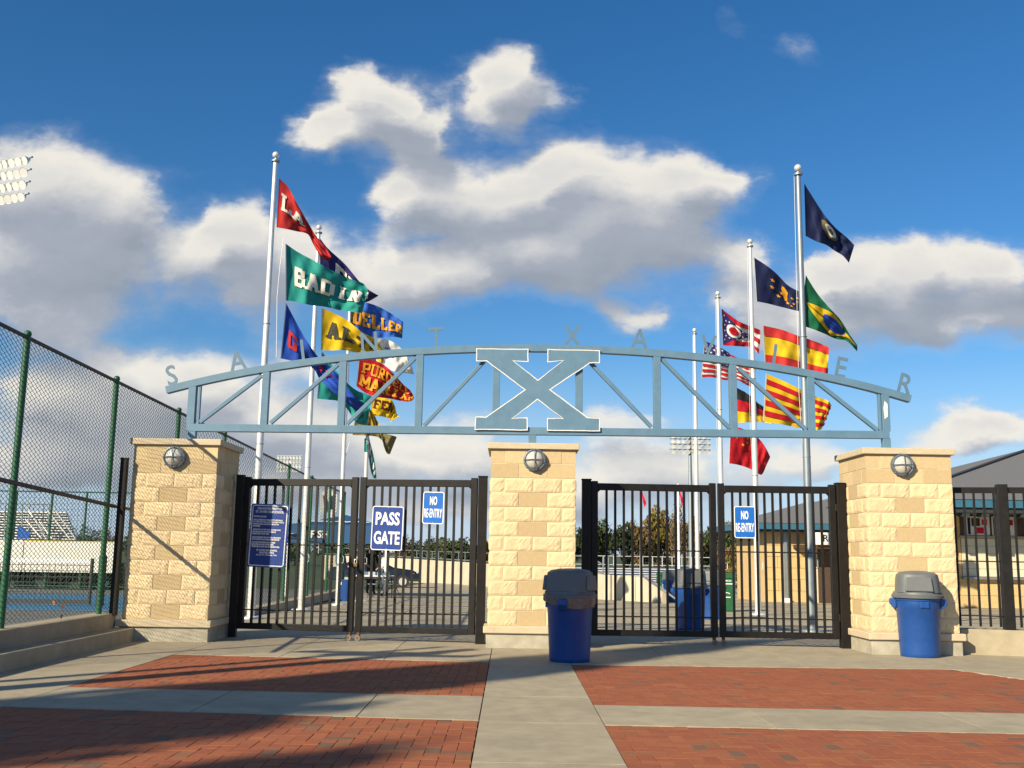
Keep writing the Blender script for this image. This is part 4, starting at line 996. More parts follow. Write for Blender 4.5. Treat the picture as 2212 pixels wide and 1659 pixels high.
fl.poly([(0.02, 0), (1, 0), (1, .26), (0.02, .26)], 'flag_red', 'band'); fl.poly([(0.02, .76), (1, .76), (1, 1), (0.02, 1)], 'flag_red', 'band')
fl = Flag(A, [(465,1063),(560,1105),(650,1148),(720,1180),(770,1197),(790,1222)], [(450,1298),(540,1315),(630,1333),(700,1343),(735,1342),(745,1330)], yr2-.1, .6, 'flag_yellow', 'yellow flag with thin red stripes behind the right half of the arch', .12, 1.6, 1.8)
for k in range(4): fl.poly([(0.02, (2*k+1)/9), (1, (2*k+1)/9), (1, (2*k+2)/9), (0.02, (2*k+2)/9)], 'flag_crimson', 'stripe')
fl = Flag(B, [(298,145),(390,215),(475,268),(560,300),(640,333)], [(308,465),(390,468),(480,474),(560,480),(622,540)], yr3, .5, 'flag_letter', 'swallow tailed flag with a blue triangle, white stars and red disc', .10, 1.3, 1., hoist=False)
for a, b in ((0, .2), (.4, .6), (.8, 1)): fl.poly([(0, a), (1, a), (1, b), (0, b)], 'flag_crimson', 'stripe')
fl.poly([(0, 0), (.74, .5), (0, 1)], 'flag_purple', 'triangle'); fl.poly(disc(.29, .5, .17, .22), 'flag_letter', 'ring'); fl.poly(disc(.29, .5, .11, .145), 'flag_crimson', 'disc')
stars(fl, [(.05, .16), (.10, .28), (.06, .42), (.06, .58), (.10, .72), (.05, .84), (.18, .26), (.18, .76), (.34, .26), (.34, .74), (.50, .40), (.50, .60), (.60, .5)], .035, 'flag_white')
fl = Flag(B, [(150,430),(250,468),(340,520),(430,570),(520,592),(604,600)], [(120,745),(215,742),(330,768),(430,765),(505,805),(566,832)], yr4, .6, 'flag_letter', 'red and white striped flag with a starred blue corner, behind the arch', .10, 1.6, 2., hoist=False)
for k in range(7): fl.poly([(0, 2*k/13), (1, 2*k/13), (1, (2*k+1)/13), (0, (2*k+1)/13)], 'flag_crimson', 'stripe')
fl.poly([(0, 0), (.44, 0), (.44, 7/13), (0, 7/13)], 'flag_purple', 'canton')
stars(fl, [(.04+.09*i+(.045 if j % 2 else 0), .07+.10*j) for j in range(5) for i in range(5) if i < 5-j % 2], .035, 'flag_white')
fl = Flag(B, [(355,790),(440,840),(520,882),(575,930),(640,985),(705,1025)], [(365,1140),(460,1140),(560,1136),(640,1135),(700,1142),(745,1152)], yr3-.1, .6, 'flag_yellow', 'black, red and yellow banded flag behind the right half of the arch', .11, 1.4, .6)
fl.poly([(.03, 0), (1, 0), (1, .333), (.03, .333)], 'flag_black', 'band'); fl.poly([(.03, .333), (1, .333), (1, .66), (.03, .66)], 'flag_crimson', 'band')
fl = Flag(B, [(375,1172),(450,1182),(550,1225),(630,1285),(680,1350),(725,1440)], [(360,1495),(440,1508),(520,1532),(590,1565),(650,1594),(692,1510)], yr3-.1, .6, 'flag_crimson', 'red flag with small gold stars below the bottom chord of the arch', .13, 1.5, 2.8)
stars(fl, [(.13, .22)], .11, 'flag_gold'); stars(fl, [(.28, .1), (.35, .2), (.35, .33), (.28, .43)], .04, 'flag_gold')
# free halyard lines left of the poles
for a, b, Y, lb in ((C3(525, 800), A8(175, 545), y1_, 'white halyard line bowing out from the tallest left flagpole'), (A8(830, 1300), A8(785, 1630), y3_, 'thin loose halyard line right of the third left flagpole')):
    pa, pb = at(*a, Y), at(*b, Y); mid = (pa+pb)/2+Vector((-.06, 0, 0))
    tag(MB().tube([pa, (pa*3+pb)/4+Vector((-.04, 0, 0)), mid, (pa+pb*3)/4+Vector((-.03, 0, 0)), pb], .006, 5).build('halyard_line', 'sign_white'), lb, 'rope')

# ------------------------------------------------------------------ trees
def leaf_cloud(n, seed, leaf, shape, elong=1.):
    """many small leaf clumps in an uneven crown: n quads inside a cluster of boughs"""
    rg = np.random.RandomState(seed)
    nb = 26 if shape == 'round' else 40
    cs = []
    for i in range(nb):
        if shape == 'round':
            d = rg.normal(size=3); d /= np.linalg.norm(d); rr = rg.uniform(.25, .85)
            c = d*rr*np.array([1, 1, .85]) + np.array([0, 0, 1.05]); cs.append((c, rg.uniform(.22, .42)))
        else:            # cone: narrow top
            h_ = rg.uniform(.02, 1)**.8; a = rg.uniform(0, 6.28); r_ = (1-h_)*rg.uniform(.2, .9)
            cs.append((np.array([math.cos(a)*r_, math.sin(a)*r_, h_*2]), .10+.30*(1-h_)))
    V = np.zeros((n*4, 3)); idx = rg.randint(0, nb, n)
    C_ = np.array([cs[i][0] for i in idx]); S_ = np.array([cs[i][1] for i in idx])
    d = rg.normal(size=(n, 3)); d /= np.linalg.norm(d, axis=1)[:, None]; p = C_ + d*(S_*rg.uniform(.3, 1, n)**.5)[:, None]
    p[:, 2] += rg.normal(size=n)*.03
    a = rg.normal(size=(n, 3)); a /= np.linalg.norm(a, axis=1)[:, None]; b = np.cross(a, rg.normal(size=(n, 3))); b /= np.linalg.norm(b, axis=1)[:, None]
    s_ = leaf*rg.uniform(.5, 1.3, n)[:, None]
    for k, (u, v) in enumerate(((-1, -.6), (1, -.7), (.8, .7), (-.9, .6))): V[k::4] = p + a*s_*u + b*s_*v
    me = bpy.data.meshes.new('crown'); me.from_pydata(V.tolist(), [], np.arange(n*4).reshape(n, 4).tolist()); me.update(); return me
crowns = [leaf_cloud(2600, s_, .055, 'round') for s_ in (1, 2, 3, 4)]
sparse = [leaf_cloud(1100, s_, .045, 'round') for s_ in (11, 12)]
def trunk_mesh(seed, bare=0):
    rg = random.Random(seed); mb = MB()
    mb.tube([(0, 0, -.3), (.02, 0, .3), (0, .03, .8), (.02, 0, 1.3)], [.07, .05, .035, .012], 8)
    for i in range(14 + bare):
        z = rg.uniform(.3, 1.25); a = rg.uniform(0, 6.28); l_ = rg.uniform(.4, .85)*(1.25 if bare else 1)
        e1 = Vector((math.cos(a)*l_*.5, math.sin(a)*l_*.5, z+l_*.35)); e2 = Vector((math.cos(a+.2)*l_, math.sin(a+.2)*l_, z+l_*.75))
        mb.tube([(0, 0, z), e1, e2], [.022, .012, .003], 5)
        for q_ in range(2 + (2 if bare else 0)):
            d = Vector((rg.uniform(-.3, .3), rg.uniform(-.3, .3), rg.uniform(.1, .35))); mb.tube([e1, e1+d], [.008, .002], 4)
    return mb.mesh('trunk', 'bark')
trunks = [trunk_mesh(1), trunk_mesh(2), trunk_mesh(3, 24)]
def leafy(me, m):
    k = me.name+m
    c = me.copy(); c.materials.clear(); c.materials.append(M[m]); return c
lib = {}
def tree(x, y, h_, wd, m, label, kind=0, group='trees beyond the field'):
    z = gz(y)-.3; t = empty('tree', (x, y, z), random.uniform(0, 6)); tag(t, label, 'tree', group)
    src = (sparse if kind == 1 else crowns); i = random.randrange(len(src)); k = (kind, i, m)
    if k not in lib: lib[k] = leafy(src[i], m)
    o = obj('crown', lib[k], t); o.scale = (wd/2, wd/2, h_/2)
    o = obj('trunk', trunks[2 if kind == 1 else i % 2], t); o.scale = (wd/2, wd/2, h_/2)
def xpx(px, Y): return at(px, 1195, Y).x
tl = [  # px, crown top py, width px, material, kind
 (60,1120,95,'leaf_dark',0),(130,1128,70,'leaf_dark',1),(185,1135,60,'leaf_green',1),(235,1140,60,'leaf_brown',1),(300,1150,70,'leaf_green',0),(470,1150,80,'leaf_green',0),(560,1145,70,'leaf_dark',0),
 (640,1150,80,'leaf_green',0),(730,1150,80,'leaf_green',0),(800,1150,70,'leaf_dark',0),
 (866,1140,46,'leaf_brown',1),(893,1160,40,'leaf_green',0),(925,1165,50,'leaf_green',0),(965,1154,66,'leaf_green',0),(1003,1156,44,'leaf_dark',0),(1035,1162,40,'leaf_dark',0),(1066,1166,44,'leaf_green',0),(1110,1160,60,'leaf_green',0),(1170,1150,60,'leaf_green',0),(1220,1140,56,'leaf_dark',0),
 (1262,1125,60,'leaf_dark',0),(1300,1110,62,'leaf_green',0),(1345,1124,50,'leaf_dark',0),(1382,1120,56,'leaf_brown',0),(1412,1100,50,'leaf_gold',0),(1437,1088,62,'leaf_brown',0),(1466,1092,46,'leaf_brown',1),(1488,1112,50,'leaf_brown',0),(1517,1140,40,'leaf_green',0),(1545,1132,46,'leaf_dark',0),
 (1578,1128,46,'leaf_green',0),(1606,1140,46,'leaf_dark',0),(1640,1135,50,'leaf_green',0),(1690,1130,60,'leaf_green',0)]
word_ = {'leaf_dark': 'dark evergreen', 'leaf_green': 'green', 'leaf_brown': 'brown leaved', 'leaf_gold': 'yellowing'}
places = ['at the far left behind the grandstand', 'behind the grandstand steps', 'right of the grandstand steps', 'behind the white court banner', 'hidden mostly by the left pillar', 'seen behind the left gate leaf', 'behind the long rules sign', 'behind the blue tent', 'behind the tent roof', 'behind the two word sign',
 'just right of the two word sign', 'above the pale field wall, left end', 'above the pale field wall under the small sign', 'tallest over the pale field wall', 'right of the tallest over the field wall', 'near the right end of the left gates', 'touching the middle pillar from the left', 'behind the middle pillar, left part', 'behind the middle pillar, centre', 'behind the middle pillar, right part',
 'touching the middle pillar from the right', 'rounded, second right of the middle pillar', 'in the dip left of the first far flagpole', 'at the first far flagpole', 'between the two far flagpoles', 'tallest in the row, before the second far flagpole', 'thin topped beside the light mast', 'under the stadium light bank', 'low behind the leftmost right flagpole', 'at the gate meeting point',
 'behind the green recycling bin', 'left of the restroom building', 'behind the restroom corner', 'behind the restroom roof']
for i, (px, py, wp, m, kd) in enumerate(tl):
    Y = 150 + (i*37 % 30); top = at(px, py, Y); hh = (top.z-gz(Y)+.3)*1.04
    tree(top.x, Y, hh, wp*1.35*Y/F, m, '%s tree %s' % (word_[m], places[i]), kd)
Y = 62; p = at(1612, 1185, Y); tree(p.x, Y, 3.6, 3.2, 'leaf_gold', 'small golden tree beside the restroom building corner')
Y = 70; p = at(1576, 1195, Y); tree(p.x, Y, 3.4, 2.6, 'leaf_brown', 'small brown tree behind the green recycling bin')
# standing behind the photographer; their shadows cross the paving
def cone_tree(x, y, h_, wd, label, seed):
    t = empty('conifer', (x, y, 0)); tag(t, label, 'tree', 'trees casting shadows on the paving')
    me = leaf_cloud(9000, seed, .034, 'cone'); me.materials.append(M['leaf_dark'])
    o = obj('crown', me, t); o.scale = (wd/2, wd/2, h_/2)
    MB().tube([(0, 0, 0), (0, 0, h_*.9)], [.25, .04], 8).build('trunk', 'bark', t)
sx, sy = math.sin(SUN_AZ), math.cos(SUN_AZ); te = math.tan(SUN_EL)
def caster(tx, ty, dist): return tx - sx*dist, ty - sy*dist, dist*te
x, y, h_ = caster(2.7, 14.9, 34); cone_tree(x, y, h_, 7.6, 'tall narrow conifer behind the viewer shading the paving before the middle pillar', 5)
x, y, h_ = caster(-1.5, 6.3, 30); cone_tree(x, y, h_*1.0, 7.0, 'broad conifer behind the viewer shading the lower left paving', 9)
def upole(tx, ty, dist, r_, label):
    x, y, h_ = caster(tx, ty, dist); t = empty('utility_pole', (x, y, 0)); tag(t, label, 'utility pole', 'poles casting shadows on the paving')
    MB().tube([(0, 0, 0), (0, 0, h_)], [r_, r_*.7], 12).build('pole', 'bark', t, smooth=True)
    MB().box((-.9, -.06, h_-.7), (.9, .06, h_-.58)).build('cross_arm', 'bark', t)
    for k in (-.8, 0, .8): MB().tube([(k, 0, h_-.58), (k, 0, h_-.42)], .05, 8).build('insulator', 'lamp_ring', t)
upole(-.5, 13.9, 13.5, .19, 'wooden utility pole behind the viewer whose shadow crosses the left brick panels')
upole(-.9, 14.2, 15.5, .10, 'thin wooden pole behind the viewer beside the utility pole')

# ------------------------------------------------------------------ stadium light masts
def light_mast(px, py, Y, rows, cols, dx, dz, label, yaw=0., r_=.27, tilt=0.):
    c = at(px, py, Y); gzv = gz(Y)
    t = empty('light_mast', (c.x, c.y, gzv)); tag(t, label, 'floodlight mast', 'stadium light masts')
    t.rotation_euler.z = yaw; zc = c.z-gzv
    MB().tube([(0, .35, -.5), (0, .35, zc*.6), (0, .35, zc+rows*dz/2)], [.32, .24, .14], 12).build('pole', 'aluminium_dull', t, smooth=True)
    lm = MB(); n = 14
    pr = [(.04, .42), (.10, .38), (.20, .22), (r_, .0), (r_*1.04, -.03), (r_*.95, -.02)]
    vs = [(a*math.cos(2*math.pi*k/n), b, a*math.sin(2*math.pi*k/n)) for a, b in pr for k in range(n)]
    lm.add(vs, [(i*n+k, i*n+(k+1) % n, (i+1)*n+(k+1) % n, (i+1)*n+k) for i in range(len(pr)-1) for k in range(n)])
    m0 = len(lm.v); lm.add([(r_*.95*math.cos(2*math.pi*k/n), -.02, r_*.95*math.sin(2*math.pi*k/n)) for k in range(n)], [tuple(range(n))], 1)
    me = lm.mesh('lamp_head', ['aluminium', 'lamp_face'], True)
    for i in range(rows):
        z = zc + (rows/2-.5-i)*dz
        MB().box((-cols*dx/2, .2, z+.26), (cols*dx/2, .34, z+.36)).build('cross_arm', 'aluminium_dull', t)
        for k in range(cols):
            o = obj('lamp_head', me, t, ((k-cols/2+.5)*dx, -.05, z)); o.rotation_euler = (R(28), 0, R(random.uniform(-15, 15)))
light_mast(-27, 400, 68, 4, 12, .62, .86, 'near stadium floodlight mast at the upper left edge', R(-24), .31)
light_mast(1492, 960, 112, 4, 8, .56, .57, 'stadium floodlight mast behind the leftmost right flagpole', R(4), .22)
light_mast(624, 1003, 150, 4, 8, .47, .63, 'distant stadium floodlight mast over the fence, between the first two left flagpoles', R(-6), .20)

# ------------------------------------------------------------------ field wall, bleachers, far flagpoles
fw = empty('field_wall', (0, 50, gz(50))); tag(fw, 'long pale concrete wall with rail, curving behind the gates', 'wall')
def fwp(o): o.parent = fw; o.matrix_parent_inverse = Matrix.Translation(-Vector(fw.location)); return o
ctrl = [(-16, 88, .75), (-7.1, 78, .62), (-1.0, 61, .10), (1.4, 48, .28), (3.0, 39, .55), (4.0, 36, .62), (4.9, 34, .10)]
tops = {}
pts = [ctrl[0][:2]]
W = []
for px, pyt, Y in ((700, 1199, 88), (866, 1206, 80), (930, 1210, 75), (1000, 1214, 68), (1067, 1219, 60), (1130, 1224, 52), (1200, 1230, 45), (1278, 1239, 39), (1340, 1243, 37), (1388, 1247, 36), (1431, 1279, 34.5)):
    W.append(at(px, pyt, Y))
sp = spline([tuple(p) for p in W[:-1]])
fine = [Vector(sp(i/22)) for i in range(23)] + [W[-1]]
for a, b in zip(fine[:-1], fine[1:]):
    d = (b-a); d.z = 0; n = Vector((-d.y, d.x, 0)).normalized()*.22; e_ = d.normalized()*.012
    A0, B0 = a+e_, b-e_
    g0, g1 = gz(a.y)-.1, gz(b.y)-.1
    mb = MB().add([(A0.x, A0.y, g0), (B0.x, B0.y, g1), (B0.x, B0.y, b.z), (A0.x, A0.y, a.z), (A0.x+n.x, A0.y+n.y, g0), (B0.x+n.x, B0.y+n.y, g1), (B0.x+n.x, B0.y+n.y, b.z), (A0.x+n.x, A0.y+n.y, a.z)],
        [(0,1,2,3),(4,7,6,5),(0,4,5,1),(1,5,6,2),(2,6,7,3),(3,7,4,0)])
    fwp(mb.build('wall_panel', 'wall_pale'))
rt = fine[:-1]
for dz_, r_ in ((.62, .03), (.12, .04)):
    fwp(MB().tube([p+Vector((0, .1, dz_*(1 if i < 18 else .55))) for i, p in enumerate(rt[:19])], r_, 6).build('rail', 'aluminium_dull'))
for i, p in enumerate(rt[:19]):
    for q_ in (0, .5):
        pp = p.lerp(rt[i+1], q_); fwp(MB().tube([pp+Vector((0, .1, 0)), pp+Vector((0, .1, .62))], .025, 6).build('rail_post', 'aluminium_dull'))
fwp(MB().tube([rt[-1]+Vector((0, .1, .05)), W[-1]+Vector((0, .1, .1)), W[-1]+Vector((.5, -.6, -.3))], .035, 8).build('hand_rail', 'aluminium_dull'))
# bleachers across the field
bl = empty('bleachers', (8, 80, gz(80))); tag(bl, 'wide blue and white bleachers across the field beyond the right gates', 'bleachers')
x0, x1 = xpx(1185, 85), xpx(1600, 85)
NB = 15
for i in range(NB):
    a = at(1400, 1226+i*5.0, 92-i*1.3); z = a.z-.18
    for nm, m_, dy, dz_, hh in (('seat_plank', 'bleach_alu', 0, 0, .10), ('riser', 'bleach_blue', .12, -.22, .24)):
        o = MB().box((x0, a.y+dy, z+dz_), (x1, a.y+dy+.38, z+dz_+hh)).build(nm, m_); o.parent = bl; o.matrix_parent_inverse = Matrix.Translation(-Vector(bl.location))
zt_ = at(1400, 1221, 93).z
for k in range(19):
    x = x0+(x1-x0)*k/18; o = MB().tube([(x, 93, zt_-.1), (x, 93, zt_+.75)], .035, 6).build('rail_post', 'aluminium'); o.parent = bl; o.matrix_parent_inverse = Matrix.Translation(-Vector(bl.location))
for z in (zt_+.75, zt_):
    o = MB().tube([(x0, 93, z), (x1, 93, z)], .035, 6).build('rail', 'aluminium'); o.parent = bl; o.matrix_parent_inverse = Matrix.Translation(-Vector(bl.location))
for px, py0, py1, lb, fx in ((1385, 1250, 1052, 'thin white far flagpole over the field, left of two', .2), (1467, 1252, 1045, 'thin white far flagpole over the field, right of two', .5)):
    a = at(px, py0, 60); b = at(px-1, py1, 60); t = empty('far_flagpole', a); tag(t, lb, 'flagpole', 'far thin flagpoles')
    MB().tube([(0, 0, 0), (0, 0, b.z-a.z)], [.08, .05], 8).build('pole', 'sign_white', t)
    z = b.z-a.z; n = 8; vs = []
    for i in range(n+1): vs += [(.05+i*.035, .05*math.sin(i), z-.1-i*.10-.3*(fx)), (.05+i*.02, .05*math.sin(i+1), z-.4-i*.09-.3*fx)]
    o = MB().add(vs, [(2*i, 2*i+1, 2*i+3, 2*i+2) for i in range(n)]).build('flag', 'flag_brred'); o.location = a
    tag(o, 'small red flag drooping from the %s thin far flagpole' % ('left' if px < 1400 else 'right'), 'flag')

# ------------------------------------------------------------------ restroom and concession building
cz_ = crop(1740, 1050, 2.553)
def wallblocks(t, x0, x1, y, z0, z1, bw=.81, bh=.405):
    """coursed blocks of a sunlit wall, joints recessed"""
    mb_c = {}
    r = 0; z = z0
    while z < z1-.05:
        h_ = min(bh, z1-z); x = x0 - (bw/2 if r % 2 else 0)
        while x < x1-.02:
            a, b = max(x, x0), min(x+bw, x1)
            if b-a > .06:
                key = (round(b-a, 3), round(h_, 3))
                if key not in mb_c: mb_c[key] = MB().box((.006, -.03, .006), (key[0]-.006, .02, key[1]-.006)).mesh('block', 'bwall')
                obj('block', mb_c[key], t, (a, y, z))
            x += bw
        z += bh; r += 1
gA = gz(38)
A_ = empty('restroom_building', (9.3, 38, gA)); tag(A_, 'tan block restroom building with blue fascia and dark doorway canopy', 'building')
MB().box((.02, .03, -.2), (4.6, 5, 2.55)).build('wall', 'bwall', A_)
wallblocks(A_, .0, 1.55, 0, 0, 2.55)
wallblocks(A_, 1.55, 4.6, 0, 2.05, 2.55)
MB().box((1.55, -.02, 0), (4.6, .025, 2.05)).build('recess_panel', 'shutter', A_)
MB().box((1.85, -.06, 0), (2.85, -.022, 1.98)).build('door', 'door_brown', A_)
MB().box((.98, -1.0, 1.92), (4.6, -.035, 2.05)).build('canopy', 'door_brown', A_)
MB().box((-.7, -.75, 2.58), (5, -.65, 2.80)).build('fascia', 'fascia', A_)
MB().box((-.7, -.649, 2.60), (-.6, 5.6, 2.80)).build('fascia', 'fascia', A_)
MB().box((-.6, -.64, 2.50), (5, 5.6, 2.58)).build('soffit', 'soffit', A_)
MB().add([(-.72, -.77, 2.80), (5.0, -.77, 2.80), (5.0, 2.4, 3.75), (2.3, 2.4, 3.75), (-.72, 5.6, 2.80), (5, 5.6, 2.8)], [(0, 1, 2, 3), (0, 3, 4), (4, 3, 2, 5)]).build('roof', 'roof', A_)
MB().box((.62, -.12, .15), (.74, -.035, 2.5)).build('downpipe', 'aluminium_dull', A_)
MB().box((.55, -.2, 0), (.81, -.035, .15)).build('downpipe_foot', 'sign_white', A_)
MB().tube([(1.2-.12, -.09, 1.95), (1.2-.12, -.03, 1.95)], .1, 16).build('wall_light', 'lamp_ring', A_)
sg = empty('sign', (10.78, 36.85, gA+2.06)); tag(sg, 'white sign with black letters reading RESTROOMS above the canopy', 'sign')
MB().box((0, 0, 0), (2.4, .03, .42)).build('plate', 'sign_white', sg)
me = text_mesh('RESTROOMS', .34, 'flag_black', off=.004); obj('lettering', me, sg, (1.2, -.012, .21))
gB_ = gz(34.5)
B_ = empty('concession_building', (13.6, 34.6, gB_)); tag(B_, 'tan concession building with wide grey hip roof and cream shutters', 'building')
MB().box((0, .03, -.2), (14, 12, 3.0)).build('wall', 'bwall', B_)
wallblocks(B_, 0, 8, 0, 0, 1.0)
wallblocks(B_, 0, 1.3, 0, 1.0, 3.0)
for i in range(7):
    x = 1.32+i*1.32
    MB().box((x, -.03, 1.02), (x+1.28, .02, 2.25)).build('shutter', 'shutter', B_)
    for k in range(1, 5): MB().box((x, -.036, 1.02+k*.245), (x+1.28, -.0305, 1.03+k*.245)).build('shutter_seam', 'concrete_dark', B_)
MB().box((1.25, -.25, .93), (12, -.032, 1.0)).build('counter', 'aluminium_dull', B_)
MB().box((1.25, -.12, 2.26), (12, -.032, 2.34)).build('ledge', 'concrete', B_)
MB().box((1.3, -.02, 2.345), (12, .025, 3.0)).build('upper_panel', 'door_brown', B_)
ex0, ey0 = -1.6, -1.9
MB().box((ex0, ey0, 3.18), (18, ey0+.08, 3.42)).build('fascia', 'fascia', B_)
MB().box((ex0, ey0+.081, 3.18), (ex0+.08, 14, 3.42)).build('fascia', 'fascia', B_)
MB().box((ex0+.09, ey0+.09, 3.02), (18, 14, 3.17)).build('soffit', 'soffit', B_)
for k in range(22): MB().box((ex0+.4+k*.62, ey0+.12, 2.9), (ex0+.62+k*.62, ey0+.5, 3.018)).build('rafter_end', 'soffit', B_)
MB().add([(ex0-.03, ey0-.03, 3.43), (18, ey0-.03, 3.43), (18, ey0+10, 6.3), (ex0+10, ey0+10, 6.3), (ex0-.03, ey0+20, 3.43), (18, ey0+20, 3.43)], [(0, 1, 2, 3), (0, 3, 4), (4, 3, 2, 5)]).build('roof', 'roof', B_)
MB().bar((ex0, ey0, 3.45), (ex0+10, ey0+10, 6.33), .18, .06, (0, 0, 1)).build('hip_cap', 'soffit', B_)
for i, (x, c_, c2_) in enumerate(((1.5, 'flag_brred', 'flag_white'), (2.35, 'flag_crimson', 'flag_white'), (3.9, 'flag_royal', 'flag_white'), (4.75, 'sign_bright', 'flag_white'), (5.6, 'sign_bright', 'flag_white'), (6.5, 'flag_royal', 'flag_white'))):
    t = empty('poster', (13.6+x, 34.54, gB_+2.36)); nm = ['red and white, leftmost', 'deep red and white', 'dark blue and white, just right of the fence post', 'light blue and white', 'light blue and white, second from the right', 'dark blue and white, rightmost'][i]
    tag(t, 'poster over the concession shutters: %s' % nm, 'poster', 'posters over the concession shutters')
    MB().box((0, 0, 0), (.78, .012, .62)).build('sheet', c2_, t)
    MB().box((.18, -.004, .30), (.46, -.001, .56)).build('print', 'flag_charcoal', t)
    MB().box((.30, -.004, .06), (.58, -.001, .26)).build('print', c_, t)
    MB().box((.52, -.004, .34), (.70, -.001, .52)).build('print', c_, t)
    MB().box((.05, -.004, .03), (.14, -.001, .58)).build('print', 'flag_navy', t)
t = empty('poster', (13.75, 34.54, gB_+1.05)); tag(t, 'tall blue and white notice on the wall left of the concession shutters', 'poster')
MB().box((0, 0, 0), (.95, .012, 1.1)).build('sheet', 'flag_white', t); MB().box((.06, -.004, .06), (.89, -.001, .5)).build('print', 'flag_royal', t); MB().box((.06, -.004, .6), (.89, -.001, 1.04)).build('print', 'aluminium_dull', t)
bf_ = empty('blue_railing', (8, 44, gz(44))); tag(bf_, 'low dark blue railing beyond the green bin by the restrooms', 'railing')
xa_, xb_ = xpx(1586, 44)-8, xpx(1662, 44)-8
for z in (.15, .95): MB().box((xa_, -.03, z), (xb_, .03, z+.06)).build('rail', 'fascia', bf_)
bmm = MB().box((-.012, -.012, .2), (.012, .012, .95)).mesh('baluster', 'fascia')
for k in range(13): obj('baluster', bmm, bf_, (xa_+.02+(xb_-xa_-.04)*k/12, 0, 0))

# ------------------------------------------------------------------ tennis court side
def sheet(name, pts, m, dz):
    return struct(MB().add([(x, y, gz(y)+dz) for x, y in pts], [tuple(range(len(pts)))]).build(name, m))
sheet('court_surround', [(-60, 8), (-5.65, 8), (-5.65, 15.5), (-60, 15.5)], 'court_grey', -.04)
sheet('court_surround', [(-60, 15.5), (-5.65, 15.5), (-5.65, 48), (-60, 48)], 'court_grey', -.04)
sheet('tennis_court', [(-50, 21.5), (-7.6, 23.5), (-8.6, 35), (-50, 35)], 'court_blue', -.034)
for a, b in (((-50, 21.5), (-7.6, 23.5)), ((-50, 24.5), (-8, 26.5))):
    d = Vector((b[0]-a[0], b[1]-a[1])).normalized(); n = Vector((-d.y, d.x))*.06
    sheet('court_line', [(a[0], a[1]), (b[0], b[1]), (b[0]+n.x, b[1]+n.y), (a[0]+n.x, a[1]+n.y)], 'white_paint', -.028)
nt_ = empty('tennis_net', (-10.5, 26, gz(26))); tag(nt_, 'dark tennis net with white top band on the blue court', 'net')
xn = xpx(201, 26)+10.5
for x in (xn, xn-9.5): MB().tube([(x, 0, 0), (x, 0, 1.12)], .045, 10).build('post', 'rail_dark', nt_)
MB().box((xn-9.5, -.012, 1.0), (xn, .012, 1.09)).build('top_band', 'sign_white', nt_)
mb = MB()
for k in range(64): mb.box((xn-9.5*k/63-.006, -.004, .1), (xn-9.5*k/63+.006, .004, 1.0))
for k in range(7): mb.box((xn-9.5, -.008, .1+k*.14), (xn, -.005, .115+k*.14))
o = mb.build('netting', 'rail_dark', nt_); o['kind'] = 'stuff'
MB().box((xn-9.5, -.02, .02), (xn, .02, .10)).build('bottom_band', 'rail_dark', nt_)
p = gs(215, 1310); t = empty('padded_post', p); tag(t, 'thick black padded post standing beside the tennis net', 'post')
MB().lathe([(.085, 0), (.09, .02), (.09, 1.15), (.075, 1.19)], n=18).build('padding', 'rubber', t, smooth=True); MB().tube([(0, 0, 1.19), (0, 0, 1.22)], .03, 8).build('cap', 'rail_dark', t)
YB2 = 41
cf_ = empty('court_fence', (-14, YB2, gz(YB2))); tag(cf_, 'far green court fence with a long white banner laced to it', 'fence')
zf = at(120, 1062, YB2).z-gz(YB2)
for px in (-60, 25, 103, 178, 300, 380, 470): x = xpx(px, YB2)+14; MB().tube([(x, 0, 0), (x, 0, zf)], .045, 8).build('post', 'green_steel', cf_)
xa_, xb_ = xpx(-120, YB2)+14, xpx(520, YB2)+14
for z in (zf, .1): MB().tube([(xa_, 0, z), (xb_, 0, z)], .025, 6).build('rail', 'green_steel', cf_)
mb = MB()
k = xa_
while k < xb_: mb.box((k-.004, .02, .1), (k+.004, .026, zf)); k += .22
z = .2
while z < zf: mb.box((xa_, .012, z-.004), (xb_, .018, z+.004)); z += .22
o = mb.build('wire_mesh', 'green_wire', cf_); o['kind'] = 'stuff'
bn = empty('banner', (-14, YB2-.1, gz(YB2))); tag(bn, 'long white windscreen banner on the far court fence', 'banner')
za, zb2 = at(0, 1166, YB2).z-gz(YB2), at(0, 1234, YB2).z-gz(YB2)
for px0, px1 in ((-110, -30), (-28, 52), (54, 252)):
    MB().box((xpx(px0, YB2)+14, -.02, zb2), (xpx(px1, YB2)+14, 0, za)).build('panel', 'windscreen', bn)
MB().box((xpx(54, YB2)+14, -.028, za-.035), (xpx(252, YB2)+14, -.022, za)).build('hem', 'yellow_edge', bn)
MB().box((xpx(249, YB2)+14, -.028, zb2), (xpx(252, YB2)+14, -.022, za-.04)).build('hem', 'yellow_edge', bn)
p = gs(157, 1268); t = empty('ball_basket', (p.x, min(p.y, 37), gz(37))); tag(t, 'small red padded box with white letters at the back of the court', 'box')
MB().prism(rounded(.55, .62, .12), -.2, .2).build('body', 'flag_red', t); t.location.z += .33
me = text_mesh('MAC', .16, 'sign_white', off=.004); obj('lettering', me, t, (0, -.203, .08))
# hedge band under the banner
hd = leaf_cloud(5000, 77, .05, 'round'); hd.materials.append(M['leaf_dark'])
for i, px in enumerate((-10, 60, 130, 200, 262)):
    o = obj('hedge_shrub', hd, None, (xpx(px, 43), 43, gz(43)-.25), i); o.scale = (1.0, .8, .75)
    tag(o, ['dark shrub behind the left end of the court banner', 'dark shrub under the second banner panel', 'dark shrub behind the red box', 'dark shrub behind the tennis net post', 'dark shrub left of the left pillar behind the court'][i], 'shrub', 'dark shrubs behind the court')
